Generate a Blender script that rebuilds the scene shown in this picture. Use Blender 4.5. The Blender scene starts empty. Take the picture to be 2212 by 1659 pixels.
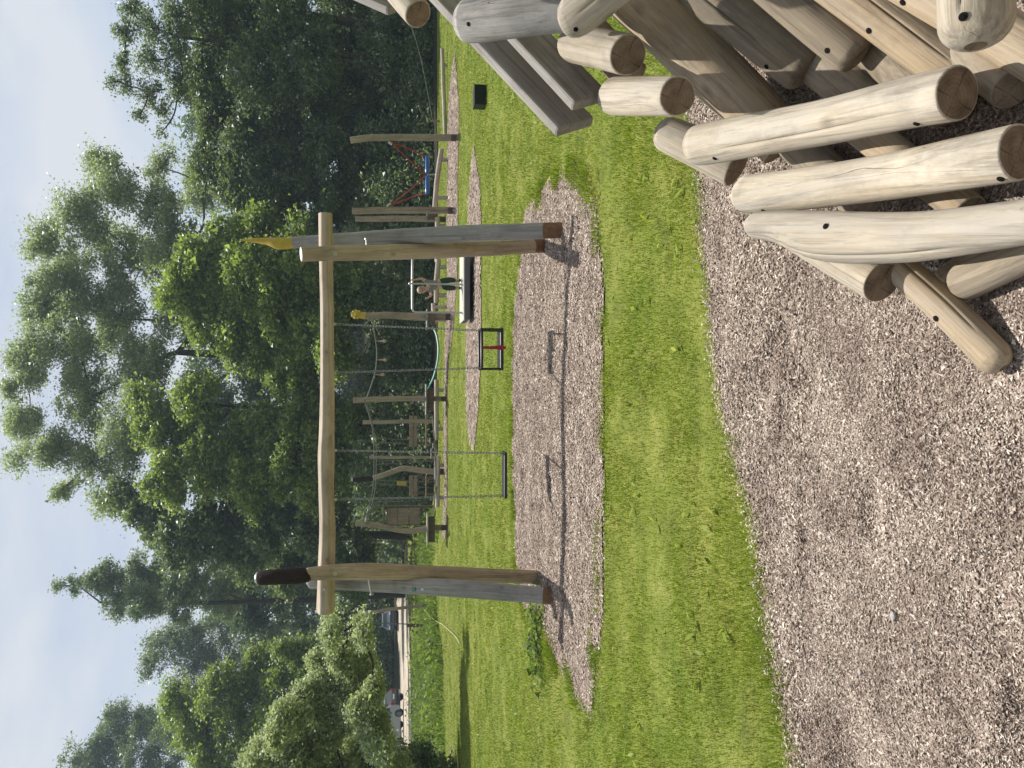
import bpy, bmesh, math, random
import numpy as np
from mathutils import Vector, Matrix, Quaternion

# ------------------------------------------------------------------ camera, sky, sun, exposure
H = 1.55                      # eye height
F = 1662.0                    # focal length in layout pixels (2212 x 1659 layout of the sideways photo)
PITCH = math.atan(246.0 / F)
CP, SP = math.cos(PITCH), math.sin(PITCH)
SUN_EL, SUN_AZ = math.radians(68), math.radians(9)
SUN_DIR = Vector((math.cos(SUN_EL) * math.sin(SUN_AZ), math.cos(SUN_EL) * math.cos(SUN_AZ), math.sin(SUN_EL)))

scene = bpy.context.scene
COL = scene.collection
cam_data = bpy.data.cameras.new('camera')
cam = bpy.data.objects.new('camera', cam_data)
COL.objects.link(cam)
cam_data.sensor_width = 36.0
cam_data.lens = 36.0 * F / 2212.0
cam_data.clip_start = 0.05
cam_data.clip_end = 2000.0
# the phone was held upright but the picture is stored on its side: image right = down, image up = right
m3 = Matrix(((0, 1, 0), (-SP, 0, -CP), (-CP, 0, SP)))
cam.matrix_world = Matrix.Translation((0, 0, H)) @ m3.to_4x4()
scene.camera = cam

world = bpy.data.worlds.new('World')
scene.world = world
world.use_nodes = True
wn, wl = world.node_tree.nodes, world.node_tree.links
wn.clear()
w_out = wn.new('ShaderNodeOutputWorld')
w_bg = wn.new('ShaderNodeBackground')
w_bg.inputs['Strength'].default_value = 0.099
w_sky = wn.new('ShaderNodeTexSky')
w_sky.sky_type = 'NISHITA'
w_sky.sun_disc = False
w_sky.sun_elevation = SUN_EL
w_sky.sun_rotation = SUN_AZ
w_sky.altitude = 100
w_sky.air_density = 1.0
w_sky.dust_density = 1.5
w_sky.ozone_density = 1.5
w_tc = wn.new('ShaderNodeTexCoord')
w_map = wn.new('ShaderNodeMapping')
w_map.inputs['Scale'].default_value = (1.3, 1.3, 3.4)
w_map.inputs['Location'].default_value = (0.35, 0.2, 0.55)
w_noise = wn.new('ShaderNodeTexNoise')
w_noise.inputs['Scale'].default_value = 1.5
w_noise.inputs['Detail'].default_value = 7
w_noise.inputs['Roughness'].default_value = 0.52
w_ramp = wn.new('ShaderNodeValToRGB')
w_ramp.color_ramp.elements[0].position = 0.36
w_ramp.color_ramp.elements[0].color = (0.22, 0.22, 0.22, 1)
w_ramp.color_ramp.elements[1].position = 0.60
w_ramp.color_ramp.elements[1].color = (0.93, 0.93, 0.93, 1)
w_mix = wn.new('ShaderNodeMixRGB')
w_mix.inputs['Color2'].default_value = (6.0, 6.2, 6.5, 1)
wl.new(w_tc.outputs['Generated'], w_map.inputs['Vector'])
wl.new(w_map.outputs['Vector'], w_noise.inputs['Vector'])
wl.new(w_noise.outputs['Fac'], w_ramp.inputs['Fac'])
wl.new(w_ramp.outputs['Color'], w_mix.inputs['Fac'])
wl.new(w_sky.outputs['Color'], w_mix.inputs['Color1'])
wl.new(w_mix.outputs['Color'], w_bg.inputs['Color'])
wl.new(w_bg.outputs['Background'], w_out.inputs['Surface'])

sun_data = bpy.data.lights.new('sun', 'SUN')
sun_data.energy = 5.0
sun_data.angle = math.radians(0.53)
sun_data.color = (1.0, 0.955, 0.88)
sun = bpy.data.objects.new('sun', sun_data)
COL.objects.link(sun)
sun.rotation_euler = (-SUN_DIR).to_track_quat('-Z', 'Y').to_euler()
sun.location = (0, 0, 40)

vs = scene.view_settings
vs.view_transform = 'Standard'
vs.look = 'None'
vs.gamma = 1.0
vs.exposure = 0.32
vs.use_curve_mapping = False
scene.cycles.use_denoising = True
scene.cycles.max_bounces = 5
scene.cycles.diffuse_bounces = 3
scene.cycles.volume_bounces = 0
scene.cycles.use_adaptive_sampling = True
scene.cycles.adaptive_threshold = 0.02
scene.cycles.glossy_bounces = 2
scene.cycles.transmission_bounces = 4
scene.cycles.transparent_max_bounces = 4

rng = np.random.default_rng(11)
random.seed(5)


# ------------------------------------------------------------------ layout helpers
def PD(a, b, d):
    """layout position (a: down the scene, b: leftwards) at camera depth d -> world"""
    rgt = (829.5 - b) / F * d
    dn = (a - 1106.0) / F * d
    return Vector((rgt, d * CP - dn * SP, H - dn * CP - d * SP))


def GR(a, b, z=0.0):
    d = (H - z) / ((a - 1106.0) / F * CP + SP)
    return PD(a, b, d)


def PY(a, b, Y):
    d = Y / (CP - (a - 1106.0) / F * SP)
    return PD(a, b, d)


def smooth(e0, e1, x):
    t = np.clip((np.asarray(x, dtype=float) - e0) / (e1 - e0), 0, 1)
    return t * t * (3 - 2 * t)


_lat = rng.random((256, 256))


def vnoise(x, y, s=1.0, seed=0):
    x = np.asarray(x, dtype=float) / s + seed * 17.31
    y = np.asarray(y, dtype=float) / s + seed * 9.73
    xi, yi = np.floor(x).astype(int), np.floor(y).astype(int)
    fx, fy = x - xi, y - yi
    fx = fx * fx * (3 - 2 * fx)
    fy = fy * fy * (3 - 2 * fy)
    a = _lat[xi % 256, yi % 256]
    b = _lat[(xi + 1) % 256, yi % 256]
    c = _lat[xi % 256, (yi + 1) % 256]
    d = _lat[(xi + 1) % 256, (yi + 1) % 256]
    return (a * (1 - fx) + b * fx) * (1 - fy) + (c * (1 - fx) + d * fx) * fy


def hgt(X, Y):
    X = np.asarray(X, dtype=float)
    Y = np.asarray(Y, dtype=float)
    left = np.interp(Y, [0, 21, 30, 42, 66, 75, 120, 400], [0, 0, 0.32, 0.79, 1.23, 1.6, 6.0, 14])
    mid = np.interp(Y, [0, 31, 40, 60, 120, 400], [0, 0, 0.15, 2.0, 10.0, 18.0])
    m = smooth(-2.5, -7.0, X) if False else 1 - smooth(-7.5, -4.0, X)
    h = left * m + mid * (1 - m)
    return h + (vnoise(X, Y, 1.7, 3) - 0.5) * 0.035 * smooth(3.0, 6.0, Y) * 1.0


def zat(X, Y):
    return float(hgt(X, Y))


def inpoly(px, py, poly):
    inside = np.zeros(px.shape, dtype=bool)
    n = len(poly)
    j = n - 1
    for i in range(n):
        xi, yi = poly[i]
        xj, yj = poly[j]
        c = ((yi > py) != (yj > py)) & (px < (xj - xi) * (py - yi) / (yj - yi + 1e-12) + xi)
        inside ^= c
        j = i
    return inside


def rough_poly(pts, step=0.12, amp=0.05, seed=1):
    """resample a closed outline and roughen it"""
    out = []
    n = len(pts)
    for i in range(n):
        p, q = pts[i], pts[(i + 1) % n]
        L = math.hypot(q[0] - p[0], q[1] - p[1])
        k = max(1, int(L / step))
        for s in range(k):
            t = s / k
            out.append((p[0] + (q[0] - p[0]) * t, p[1] + (q[1] - p[1]) * t))
    arr = np.array(out)
    nx = (vnoise(arr[:, 0], arr[:, 1], 0.35, seed) - 0.5) + 1.4 * (vnoise(arr[:, 0], arr[:, 1], 1.1, seed + 3) - 0.5)
    ny = (vnoise(arr[:, 0], arr[:, 1], 0.35, seed + 5) - 0.5) + 1.4 * (vnoise(arr[:, 0], arr[:, 1], 1.1, seed + 7) - 0.5)
    arr[:, 0] += nx * amp * 2
    arr[:, 1] += ny * amp * 2
    return [tuple(v) for v in arr]


# ------------------------------------------------------------------ materials
def new_mat(name):
    m = bpy.data.materials.new(name)
    m.use_nodes = True
    nt = m.node_tree
    return m, nt.nodes, nt.links, nt.nodes['Principled BSDF']


def plain(name, col, rough=0.6, metal=0.0, spec=0.5, var=0.0, bump=0.0, scale=30.0):
    m, n, l, p = new_mat(name)
    p.inputs['Base Color'].default_value = (*col, 1)
    p.inputs['Roughness'].default_value = rough
    p.inputs['Metallic'].default_value = metal
    p.inputs['Specular IOR Level'].default_value = spec
    if var > 0 or bump > 0:
        tc = n.new('ShaderNodeTexCoord')
        no = n.new('ShaderNodeTexNoise')
        no.inputs['Scale'].default_value = scale
        no.inputs['Detail'].default_value = 5
        l.new(tc.outputs['Object'], no.inputs['Vector'])
        if var > 0:
            mr = n.new('ShaderNodeMapRange')
            mr.inputs['From Min'].default_value = 0.3
            mr.inputs['From Max'].default_value = 0.7
            mr.inputs['To Min'].default_value = 1 - var
            mr.inputs['To Max'].default_value = 1 + var
            l.new(no.outputs['Fac'], mr.inputs['Value'])
            mx = n.new('ShaderNodeVectorMath')
            mx.operation = 'SCALE'
            mx.inputs[0].default_value = col
            l.new(mr.outputs['Result'], mx.inputs['Scale'])
            l.new(mx.outputs['Vector'], p.inputs['Base Color'])
        if bump > 0:
            b = n.new('ShaderNodeBump')
            b.inputs['Strength'].default_value = bump
            b.inputs['Distance'].default_value = 0.01
            l.new(no.outputs['Fac'], b.inputs['Height'])
            l.new(b.outputs['Normal'], p.inputs['Normal'])
    return m


def wood(name, light, dark, grey, grey_amt=0.5, crack=0.55, rough=0.82, bump=0.6):
    """log surface: grain along the local z axis, blotches, drying cracks, knots"""
    m, n, l, p = new_mat(name)
    p.inputs['Roughness'].default_value = rough
    p.inputs['Specular IOR Level'].default_value = 0.25
    tc = n.new('ShaderNodeTexCoord')
    oi = n.new('ShaderNodeObjectInfo')
    off = n.new('ShaderNodeVectorMath')
    off.operation = 'SCALE'
    off.inputs[0].default_value = (7.3, 3.1, 5.7)
    l.new(oi.outputs['Random'], off.inputs['Scale'])
    add = n.new('ShaderNodeVectorMath')
    add.operation = 'ADD'
    l.new(tc.outputs['Object'], add.inputs[0])
    l.new(off.outputs['Vector'], add.inputs[1])

    def noise(sc, scale=1.0, detail=4, rough_=0.55, dist=0.0):
        mp = n.new('ShaderNodeMapping')
        mp.inputs['Scale'].default_value = sc
        l.new(add.outputs['Vector'], mp.inputs['Vector'])
        t = n.new('ShaderNodeTexNoise')
        t.inputs['Scale'].default_value = scale
        t.inputs['Detail'].default_value = detail
        t.inputs['Roughness'].default_value = rough_
        t.inputs['Distortion'].default_value = dist
        l.new(mp.outputs['Vector'], t.inputs['Vector'])
        return t

    grain = noise((52, 52, 2.2), 1.0, 8, 0.7, 0.6)
    blotch = noise((13, 13, 1.6), 1.0, 6, 0.65, 1.0)
    big = noise((3.0, 3.0, 1.3), 1.0, 3)
    r1 = n.new('ShaderNodeValToRGB')
    r1.color_ramp.elements[0].position = 0.36
    r1.color_ramp.elements[0].color = (*dark, 1)
    r1.color_ramp.elements[1].position = 0.62
    r1.color_ramp.elements[1].color = (*light, 1)
    l.new(grain.outputs['Fac'], r1.inputs['Fac'])
    mg = n.new('ShaderNodeMixRGB')
    mg.inputs['Color2'].default_value = (*grey, 1)
    gr = n.new('ShaderNodeMapRange')
    gr.inputs['From Min'].default_value = 0.35
    gr.inputs['From Max'].default_value = 0.65
    gr.inputs['To Min'].default_value = 0.0
    gr.inputs['To Max'].default_value = grey_amt
    l.new(blotch.outputs['Fac'], gr.inputs['Value'])
    l.new(gr.outputs['Result'], mg.inputs['Fac'])
    l.new(r1.outputs['Color'], mg.inputs['Color1'])
    # overall tone change along the log and from log to log
    tone = n.new('ShaderNodeMapRange')
    tone.inputs['From Min'].default_value = 0.3
    tone.inputs['From Max'].default_value = 0.7
    tone.inputs['To Min'].default_value = 0.80
    tone.inputs['To Max'].default_value = 1.14
    l.new(big.outputs['Fac'], tone.inputs['Value'])
    rnd = n.new('ShaderNodeMapRange')
    rnd.inputs['To Min'].default_value = 0.88
    rnd.inputs['To Max'].default_value = 1.10
    l.new(oi.outputs['Random'], rnd.inputs['Value'])
    mul = n.new('ShaderNodeMath')
    mul.operation = 'MULTIPLY'
    l.new(tone.outputs['Result'], mul.inputs[0])
    l.new(rnd.outputs['Result'], mul.inputs[1])
    # cracks: thin bands where a strongly stretched noise passes its mid value
    cn = noise((24, 24, 0.22), 1.0, 0, 0.4, 0.0)
    sub = n.new('ShaderNodeMath')
    sub.operation = 'SUBTRACT'
    sub.inputs[1].default_value = 0.5
    l.new(cn.outputs['Fac'], sub.inputs[0])
    ab = n.new('ShaderNodeMath')
    ab.operation = 'ABSOLUTE'
    l.new(sub.outputs[0], ab.inputs[0])
    ck = n.new('ShaderNodeMapRange')
    ck.inputs['From Min'].default_value = 0.0
    ck.inputs['From Max'].default_value = 0.0055
    ck.inputs['To Min'].default_value = 1.0 - crack
    ck.inputs['To Max'].default_value = 1.0
    l.new(ab.outputs[0], ck.inputs['Value'])
    gate = noise((4, 4, 1.0), 1.0, 1)
    gm = n.new('ShaderNodeMapRange')
    gm.inputs['From Min'].default_value = 0.56
    gm.inputs['From Max'].default_value = 0.66
    l.new(gate.outputs['Fac'], gm.inputs['Value'])
    mxk = n.new('ShaderNodeMix')
    mxk.data_type = 'FLOAT'
    mxk.inputs[2].default_value = 1.0
    l.new(gm.outputs['Result'], mxk.inputs[0])
    l.new(ck.outputs['Result'], mxk.inputs[3])
    mul2 = n.new('ShaderNodeMath')
    mul2.operation = 'MULTIPLY'
    l.new(mul.outputs[0], mul2.inputs[0])
    l.new(mxk.outputs[0], mul2.inputs[1])
    # knots
    vor = n.new('ShaderNodeTexVoronoi')
    vor.inputs['Scale'].default_value = 1.0
    mpv = n.new('ShaderNodeMapping')
    mpv.inputs['Scale'].default_value = (7, 7, 4.2)
    l.new(add.outputs['Vector'], mpv.inputs['Vector'])
    l.new(mpv.outputs['Vector'], vor.inputs['Vector'])
    kn = n.new('ShaderNodeMapRange')
    kn.inputs['From Min'].default_value = 0.04
    kn.inputs['From Max'].default_value = 0.17
    kn.inputs['To Min'].default_value = 0.62
    kn.inputs['To Max'].default_value = 1.0
    l.new(vor.outputs['Distance'], kn.inputs['Value'])
    mul3 = n.new('ShaderNodeMath')
    mul3.operation = 'MULTIPLY'
    l.new(mul2.outputs[0], mul3.inputs[0])
    l.new(kn.outputs['Result'], mul3.inputs[1])
    # weathered fibres: many thin darker streaks
    fib = noise((46, 46, 1.0), 1.0, 6, 0.72, 0.3)
    fm = n.new('ShaderNodeMapRange')
    fm.inputs['From Min'].default_value = 0.50
    fm.inputs['From Max'].default_value = 0.64
    fm.inputs['To Min'].default_value = 1.04
    fm.inputs['To Max'].default_value = 0.70
    l.new(fib.outputs['Fac'], fm.inputs['Value'])
    dirt = noise((5.0, 5.0, 3.5), 1.0, 8, 0.72)
    dm = n.new('ShaderNodeMapRange')
    dm.inputs['From Min'].default_value = 0.50
    dm.inputs['From Max'].default_value = 0.72
    dm.inputs['To Min'].default_value = 1.0
    dm.inputs['To Max'].default_value = 0.66
    l.new(dirt.outputs['Fac'], dm.inputs['Value'])
    mul4 = n.new('ShaderNodeMath')
    mul4.operation = 'MULTIPLY'
    l.new(fm.outputs['Result'], mul4.inputs[0])
    l.new(dm.outputs['Result'], mul4.inputs[1])
    mul5 = n.new('ShaderNodeMath')
    mul5.operation = 'MULTIPLY'
    l.new(mul3.outputs[0], mul5.inputs[0])
    l.new(mul4.outputs[0], mul5.inputs[1])
    sc = n.new('ShaderNodeVectorMath')
    sc.operation = 'SCALE'
    l.new(mg.outputs['Color'], sc.inputs[0])
    l.new(mul5.outputs[0], sc.inputs['Scale'])
    l.new(sc.outputs['Vector'], p.inputs['Base Color'])
    hb = n.new('ShaderNodeMath')
    hb.operation = 'MULTIPLY_ADD'
    l.new(mxk.outputs[0], hb.inputs[0])
    hb.inputs[1].default_value = 1.6
    l.new(grain.outputs['Fac'], hb.inputs[2])
    bp = n.new('ShaderNodeBump')
    bp.inputs['Strength'].default_value = bump
    bp.inputs['Distance'].default_value = 0.006
    l.new(hb.outputs[0], bp.inputs['Height'])
    l.new(bp.outputs['Normal'], p.inputs['Normal'])
    return m


def endgrain(name, light, dark):
    m, n, l, p = new_mat(name)
    p.inputs['Roughness'].default_value = 0.85
    p.inputs['Specular IOR Level'].default_value = 0.2
    tc = n.new('ShaderNodeTexCoord')
    mp = n.new('ShaderNodeMapping')
    mp.inputs['Scale'].default_value = (1, 1, 0)
    mp.inputs['Location'].default_value = (0.012, -0.008, 0)
    l.new(tc.outputs['Object'], mp.inputs['Vector'])
    no = n.new('ShaderNodeTexNoise')
    no.inputs['Scale'].default_value = 9
    no.inputs['Detail'].default_value = 3
    l.new(mp.outputs['Vector'], no.inputs['Vector'])
    ln = n.new('ShaderNodeVectorMath')
    ln.operation = 'LENGTH'
    l.new(mp.outputs['Vector'], ln.inputs[0])
    ma = n.new('ShaderNodeMath')
    ma.operation = 'MULTIPLY_ADD'
    l.new(no.outputs['Fac'], ma.inputs[0])
    ma.inputs[1].default_value = 0.012
    l.new(ln.outputs['Value'], ma.inputs[2])
    ms = n.new('ShaderNodeMath')
    ms.operation = 'MULTIPLY'
    ms.inputs[1].default_value = 620
    l.new(ma.outputs[0], ms.inputs[0])
    sn = n.new('ShaderNodeMath')
    sn.operation = 'SINE'
    l.new(ms.outputs[0], sn.inputs[0])
    # radial checks
    gr = n.new('ShaderNodeTexGradient')
    gr.gradient_type = 'RADIAL'
    l.new(mp.outputs['Vector'], gr.inputs['Vector'])
    ad = n.new('ShaderNodeMath')
    ad.operation = 'MULTIPLY_ADD'
    l.new(no.outputs['Fac'], ad.inputs[0])
    ad.inputs[1].default_value = 0.12
    l.new(gr.outputs['Fac'], ad.inputs[2])
    m5 = n.new('ShaderNodeMath')
    m5.operation = 'MULTIPLY'
    m5.inputs[1].default_value = 4.0
    l.new(ad.outputs[0], m5.inputs[0])
    fr = n.new('ShaderNodeMath')
    fr.operation = 'FRACT'
    l.new(m5.outputs[0], fr.inputs[0])
    ck = n.new('ShaderNodeMapRange')
    ck.inputs['From Min'].default_value = 0.0
    ck.inputs['From Max'].default_value = 0.07
    ck.inputs['To Min'].default_value = 0.3
    ck.inputs['To Max'].default_value = 1.0
    l.new(fr.outputs[0], ck.inputs['Value'])
    rp = n.new('ShaderNodeMapRange')
    rp.inputs['From Min'].default_value = -1
    rp.inputs['From Max'].default_value = 1
    l.new(sn.outputs[0], rp.inputs['Value'])
    mx = n.new('ShaderNodeMixRGB')
    mx.inputs['Color1'].default_value = (*dark, 1)
    mx.inputs['Color2'].default_value = (*light, 1)
    l.new(rp.outputs['Result'], mx.inputs['Fac'])
    bl = n.new('ShaderNodeTexNoise')
    bl.inputs['Scale'].default_value = 26
    bl.inputs['Detail'].default_value = 6
    l.new(tc.outputs['Object'], bl.inputs['Vector'])
    bm_ = n.new('ShaderNodeMapRange')
    bm_.inputs['From Min'].default_value = 0.3
    bm_.inputs['From Max'].default_value = 0.7
    bm_.inputs['To Min'].default_value = 0.7
    bm_.inputs['To Max'].default_value = 1.3
    l.new(bl.outputs['Fac'], bm_.inputs['Value'])
    mm = n.new('ShaderNodeMath')
    mm.operation = 'MULTIPLY'
    l.new(bm_.outputs['Result'], mm.inputs[0])
    l.new(ck.outputs['Result'], mm.inputs[1])
    sc = n.new('ShaderNodeVectorMath')
    sc.operation = 'SCALE'
    l.new(mx.outputs['Color'], sc.inputs[0])
    l.new(mm.outputs[0], sc.inputs['Scale'])
    l.new(sc.outputs['Vector'], p.inputs['Base Color'])
    return m


def island_mat(name, cols, rough=0.6, transl=0.0, tcol=None, spec=0.3, patch=None):
    """colour picked piece by piece (leaf, blade, chip)"""
    m, n, l, p = new_mat(name)
    g = n.new('ShaderNodeNewGeometry')
    r = n.new('ShaderNodeValToRGB')
    cr = r.color_ramp
    while len(cr.elements) < len(cols):
        cr.elements.new(0.5)
    for i, (pos, c) in enumerate(cols):
        cr.elements[i].position = pos
        cr.elements[i].color = (*c, 1)
    l.new(g.outputs['Random Per Island'], r.inputs['Fac'])
    src = r.outputs['Color']
    if patch:
        tc = n.new('ShaderNodeTexCoord')
        def lay(src, sc_, col_, lo, hi):
            no = n.new('ShaderNodeTexNoise')
            no.inputs['Scale'].default_value = sc_
            no.inputs['Detail'].default_value = 5
            l.new(tc.outputs['Object'], no.inputs['Vector'])
            mr = n.new('ShaderNodeMapRange')
            mr.inputs['From Min'].default_value = lo
            mr.inputs['From Max'].default_value = hi
            l.new(no.outputs['Fac'], mr.inputs['Value'])
            mx = n.new('ShaderNodeMixRGB')
            mx.blend_type = 'MULTIPLY'
            mx.inputs['Color2'].default_value = (*col_, 1)
            l.new(mr.outputs['Result'], mx.inputs['Fac'])
            l.new(src, mx.inputs['Color1'])
            return mx.outputs['Color']
        src = lay(src, patch[0], patch[1], 0.38, 0.66)
        if len(patch) > 2:
            src = lay(src, patch[2], patch[3], 0.50, 0.66)
    l.new(src, p.inputs['Base Color'])
    p.inputs['Roughness'].default_value = rough
    p.inputs['Specular IOR Level'].default_value = spec
    if transl > 0:
        t = n.new('ShaderNodeBsdfTranslucent')
        mu = n.new('ShaderNodeMixRGB')
        mu.blend_type = 'MULTIPLY'
        mu.inputs['Fac'].default_value = 1
        mu.inputs['Color2'].default_value = (*(tcol or (1.5, 1.7, 0.7)), 1)
        l.new(src, mu.inputs['Color1'])
        l.new(mu.outputs['Color'], t.inputs['Color'])
        ms = n.new('ShaderNodeMixShader')
        ms.inputs['Fac'].default_value = transl
        l.new(p.outputs['BSDF'], ms.inputs[1])
        l.new(t.outputs['BSDF'], ms.inputs[2])
        l.new(ms.outputs['Shader'], n['Material Output'].inputs['Surface'])
    return m


def ground_mat(name, cols, scale, rough=0.95, bump=0.6, bump_scale=60, dist=0.02, second=None):
    m, n, l, p = new_mat(name)
    p.inputs['Roughness'].default_value = rough
    p.inputs['Specular IOR Level'].default_value = 0.1
    tc = n.new('ShaderNodeTexCoord')
    no = n.new('ShaderNodeTexNoise')
    no.inputs['Scale'].default_value = scale
    no.inputs['Detail'].default_value = 9
    no.inputs['Roughness'].default_value = 0.68
    l.new(tc.outputs['Object'], no.inputs['Vector'])
    r = n.new('ShaderNodeValToRGB')
    cr = r.color_ramp
    while len(cr.elements) < len(cols):
        cr.elements.new(0.5)
    for i, (pos, c) in enumerate(cols):
        cr.elements[i].position = pos
        cr.elements[i].color = (*c, 1)
    l.new(no.outputs['Fac'], r.inputs['Fac'])
    src = r.outputs['Color']
    if second:
        n2 = n.new('ShaderNodeTexNoise')
        n2.inputs['Scale'].default_value = second[0]
        n2.inputs['Detail'].default_value = 5
        l.new(tc.outputs['Object'], n2.inputs['Vector'])
        mr = n.new('ShaderNodeMapRange')
        mr.inputs['From Min'].default_value = 0.4
        mr.inputs['From Max'].default_value = 0.65
        l.new(n2.outputs['Fac'], mr.inputs['Value'])
        mx = n.new('ShaderNodeMixRGB')
        mx.blend_type = 'MULTIPLY'
        mx.inputs['Color2'].default_value = (*second[1], 1)
        l.new(mr.outputs['Result'], mx.inputs['Fac'])
        l.new(src, mx.inputs['Color1'])
        src = mx.outputs['Color']
    l.new(src, p.inputs['Base Color'])
    vo = n.new('ShaderNodeTexVoronoi')
    vo.inputs['Scale'].default_value = bump_scale
    l.new(tc.outputs['Object'], vo.inputs['Vector'])
    b = n.new('ShaderNodeBump')
    b.inputs['Strength'].default_value = bump
    b.inputs['Distance'].default_value = dist
    l.new(vo.outputs['Distance'], b.inputs['Height'])
    l.new(b.outputs['Normal'], p.inputs['Normal'])
    return m


M = {}
M['log_light'] = wood('pale_debarked_log', (0.51, 0.44, 0.335), (0.355, 0.29, 0.205), (0.41, 0.38, 0.335), 0.7)
M['log_grey'] = wood('weathered_log', (0.37, 0.345, 0.31), (0.23, 0.215, 0.195), (0.31, 0.31, 0.31), 0.7, 0.6)
M['log_beam'] = wood('pale_beam_log', (0.56, 0.46, 0.34), (0.42, 0.33, 0.23), (0.50, 0.45, 0.38), 0.5, 0.5)
M['log_tan'] = wood('tan_log', (0.48, 0.37, 0.24), (0.33, 0.245, 0.155), (0.42, 0.37, 0.30), 0.5, 0.5)
M['log_mid'] = wood('dull_brown_log', (0.33, 0.27, 0.19), (0.22, 0.175, 0.12), (0.29, 0.26, 0.22), 0.5, 0.5)
M['end_shaded'] = endgrain('shaded_end_grain', (0.19, 0.14, 0.098), (0.165, 0.12, 0.083))  # brown cut ends, colour darkened further to carry their shade
M['end_mid'] = endgrain('brown_end_grain', (0.26, 0.21, 0.16), (0.23, 0.185, 0.14))
M['end_sunlit'] = plain('sunlit_white_end', (0.72, 0.70, 0.64), 0.7, var=0.05, scale=40)  # sunlight on the leg's cut top is put into this near-white
M['foot_stain'] = plain('brown_stain_on_post_foot', (0.155, 0.075, 0.032), 0.75, var=0.35, scale=18, bump=0.2)
M['foot_dark'] = plain('dark_stain_on_post_foot', (0.085, 0.050, 0.035), 0.75, var=0.25, scale=18)
M['bark_brown'] = plain('dark_bulrush_paint', (0.030, 0.020, 0.017), 0.9, spec=0.15, var=0.3, bump=0.8, scale=60)
M['yellow'] = plain('yellow_paint', (0.42, 0.30, 0.02), 0.6, var=0.15, scale=20)
M['steel'] = plain('galvanised_steel', (0.45, 0.46, 0.47), 0.38, metal=0.9, var=0.1, scale=50)
M['steel_dull'] = plain('dull_chain_steel', (0.30, 0.31, 0.32), 0.5, metal=0.7, var=0.15, scale=80)
M['hole'] = plain('hole_shade_black', (0.012, 0.010, 0.009), 0.9, spec=0.1)  # black that paints the dark inside the bolt holes
M['rubber'] = plain('black_rubber', (0.012, 0.012, 0.014), 0.38, spec=0.5, bump=0.1, scale=120)
M['black_plastic'] = plain('dark_ribbed_plastic', (0.010, 0.015, 0.014), 0.45, spec=0.4)
M['red_plastic'] = plain('red_plastic', (0.30, 0.012, 0.025), 0.45)
M['red_strap'] = plain('faded_red_webbing', (0.26, 0.050, 0.035), 0.85, spec=0.1, var=0.15, scale=40)
M['blue_bag'] = plain('blue_vinyl', (0.012, 0.10, 0.36), 0.28, spec=0.6)
M['rope'] = plain('grey_rope', (0.19, 0.185, 0.175), 0.9, spec=0.1, var=0.2, scale=60)
M['teal'] = plain('teal_rope_edge', (0.02, 0.20, 0.17), 0.7)
M['belt_top'] = plain('pale_belt', (0.55, 0.55, 0.46), 0.7, var=0.1)
M['deck_top'] = plain('pale_worn_deck', (0.44, 0.43, 0.36), 0.7, var=0.1, scale=8)
M['deck_side'] = plain('grey_deck_edge', (0.10, 0.10, 0.11), 0.75, var=0.1, scale=12)
M['plank_grey'] = wood('grey_sawn_plank', (0.30, 0.27, 0.24), (0.22, 0.20, 0.175), (0.28, 0.27, 0.26), 0.5, 0.35)
M['plank_brown'] = wood('brown_sawn_plank', (0.27, 0.20, 0.14), (0.19, 0.14, 0.10), (0.25, 0.21, 0.17), 0.4, 0.35)
M['plank_dark'] = wood('dark_sawn_plank', (0.15, 0.11, 0.08), (0.10, 0.07, 0.05), (0.14, 0.12, 0.10), 0.4, 0.35)
M['sticker_green'] = plain('green_sticker', (0.015, 0.13, 0.075), 0.5)
M['sticker_blue'] = plain('pale_blue_sticker', (0.22, 0.38, 0.52), 0.5)
M['sticker_white'] = plain('white_print', (0.75, 0.77, 0.78), 0.5)
M['bark'] = plain('tree_bark', (0.050, 0.042, 0.034), 0.95, spec=0.1, var=0.4, bump=0.8, scale=9)
M['skin'] = plain('skin', (0.42, 0.27, 0.20), 0.55)
M['shirt'] = plain('grey_shirt', (0.20, 0.185, 0.18), 0.9, spec=0.1, var=0.1)
M['trousers'] = plain('dark_green_trousers', (0.030, 0.055, 0.035), 0.9, spec=0.1, var=0.2, scale=14)
M['boots'] = plain('dark_boots', (0.012, 0.012, 0.014), 0.5)
M['hair'] = plain('fair_hair', (0.34, 0.27, 0.18), 0.6, var=0.2, bump=0.4, scale=60)
M['car_silver'] = plain('silver_car_paint', (0.26, 0.29, 0.32), 0.3, metal=0.75)
M['car_dark'] = plain('dark_blue_car_paint', (0.05, 0.07, 0.10), 0.25, metal=0.4)
M['glass'] = plain('dark_car_glass', (0.012, 0.015, 0.018), 0.15, spec=0.35)
M['tyre'] = plain('tyre_rubber', (0.015, 0.015, 0.016), 0.8)
M['rim'] = plain('alloy_rim', (0.12, 0.12, 0.13), 0.5, metal=0.8)
M['tail_red'] = plain('tail_light_red', (0.35, 0.01, 0.015), 0.3)
M['lamp_clear'] = plain('clear_headlight', (0.7, 0.72, 0.75), 0.15)
M['pole_green'] = plain('green_grey_pole', (0.10, 0.13, 0.11), 0.5)
M['dry_stem'] = plain('dry_stalk', (0.55, 0.50, 0.30), 0.8)
M['stone'] = plain('grey_stone', (0.36, 0.35, 0.33), 0.8, var=0.2, bump=0.3, scale=40)

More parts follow.
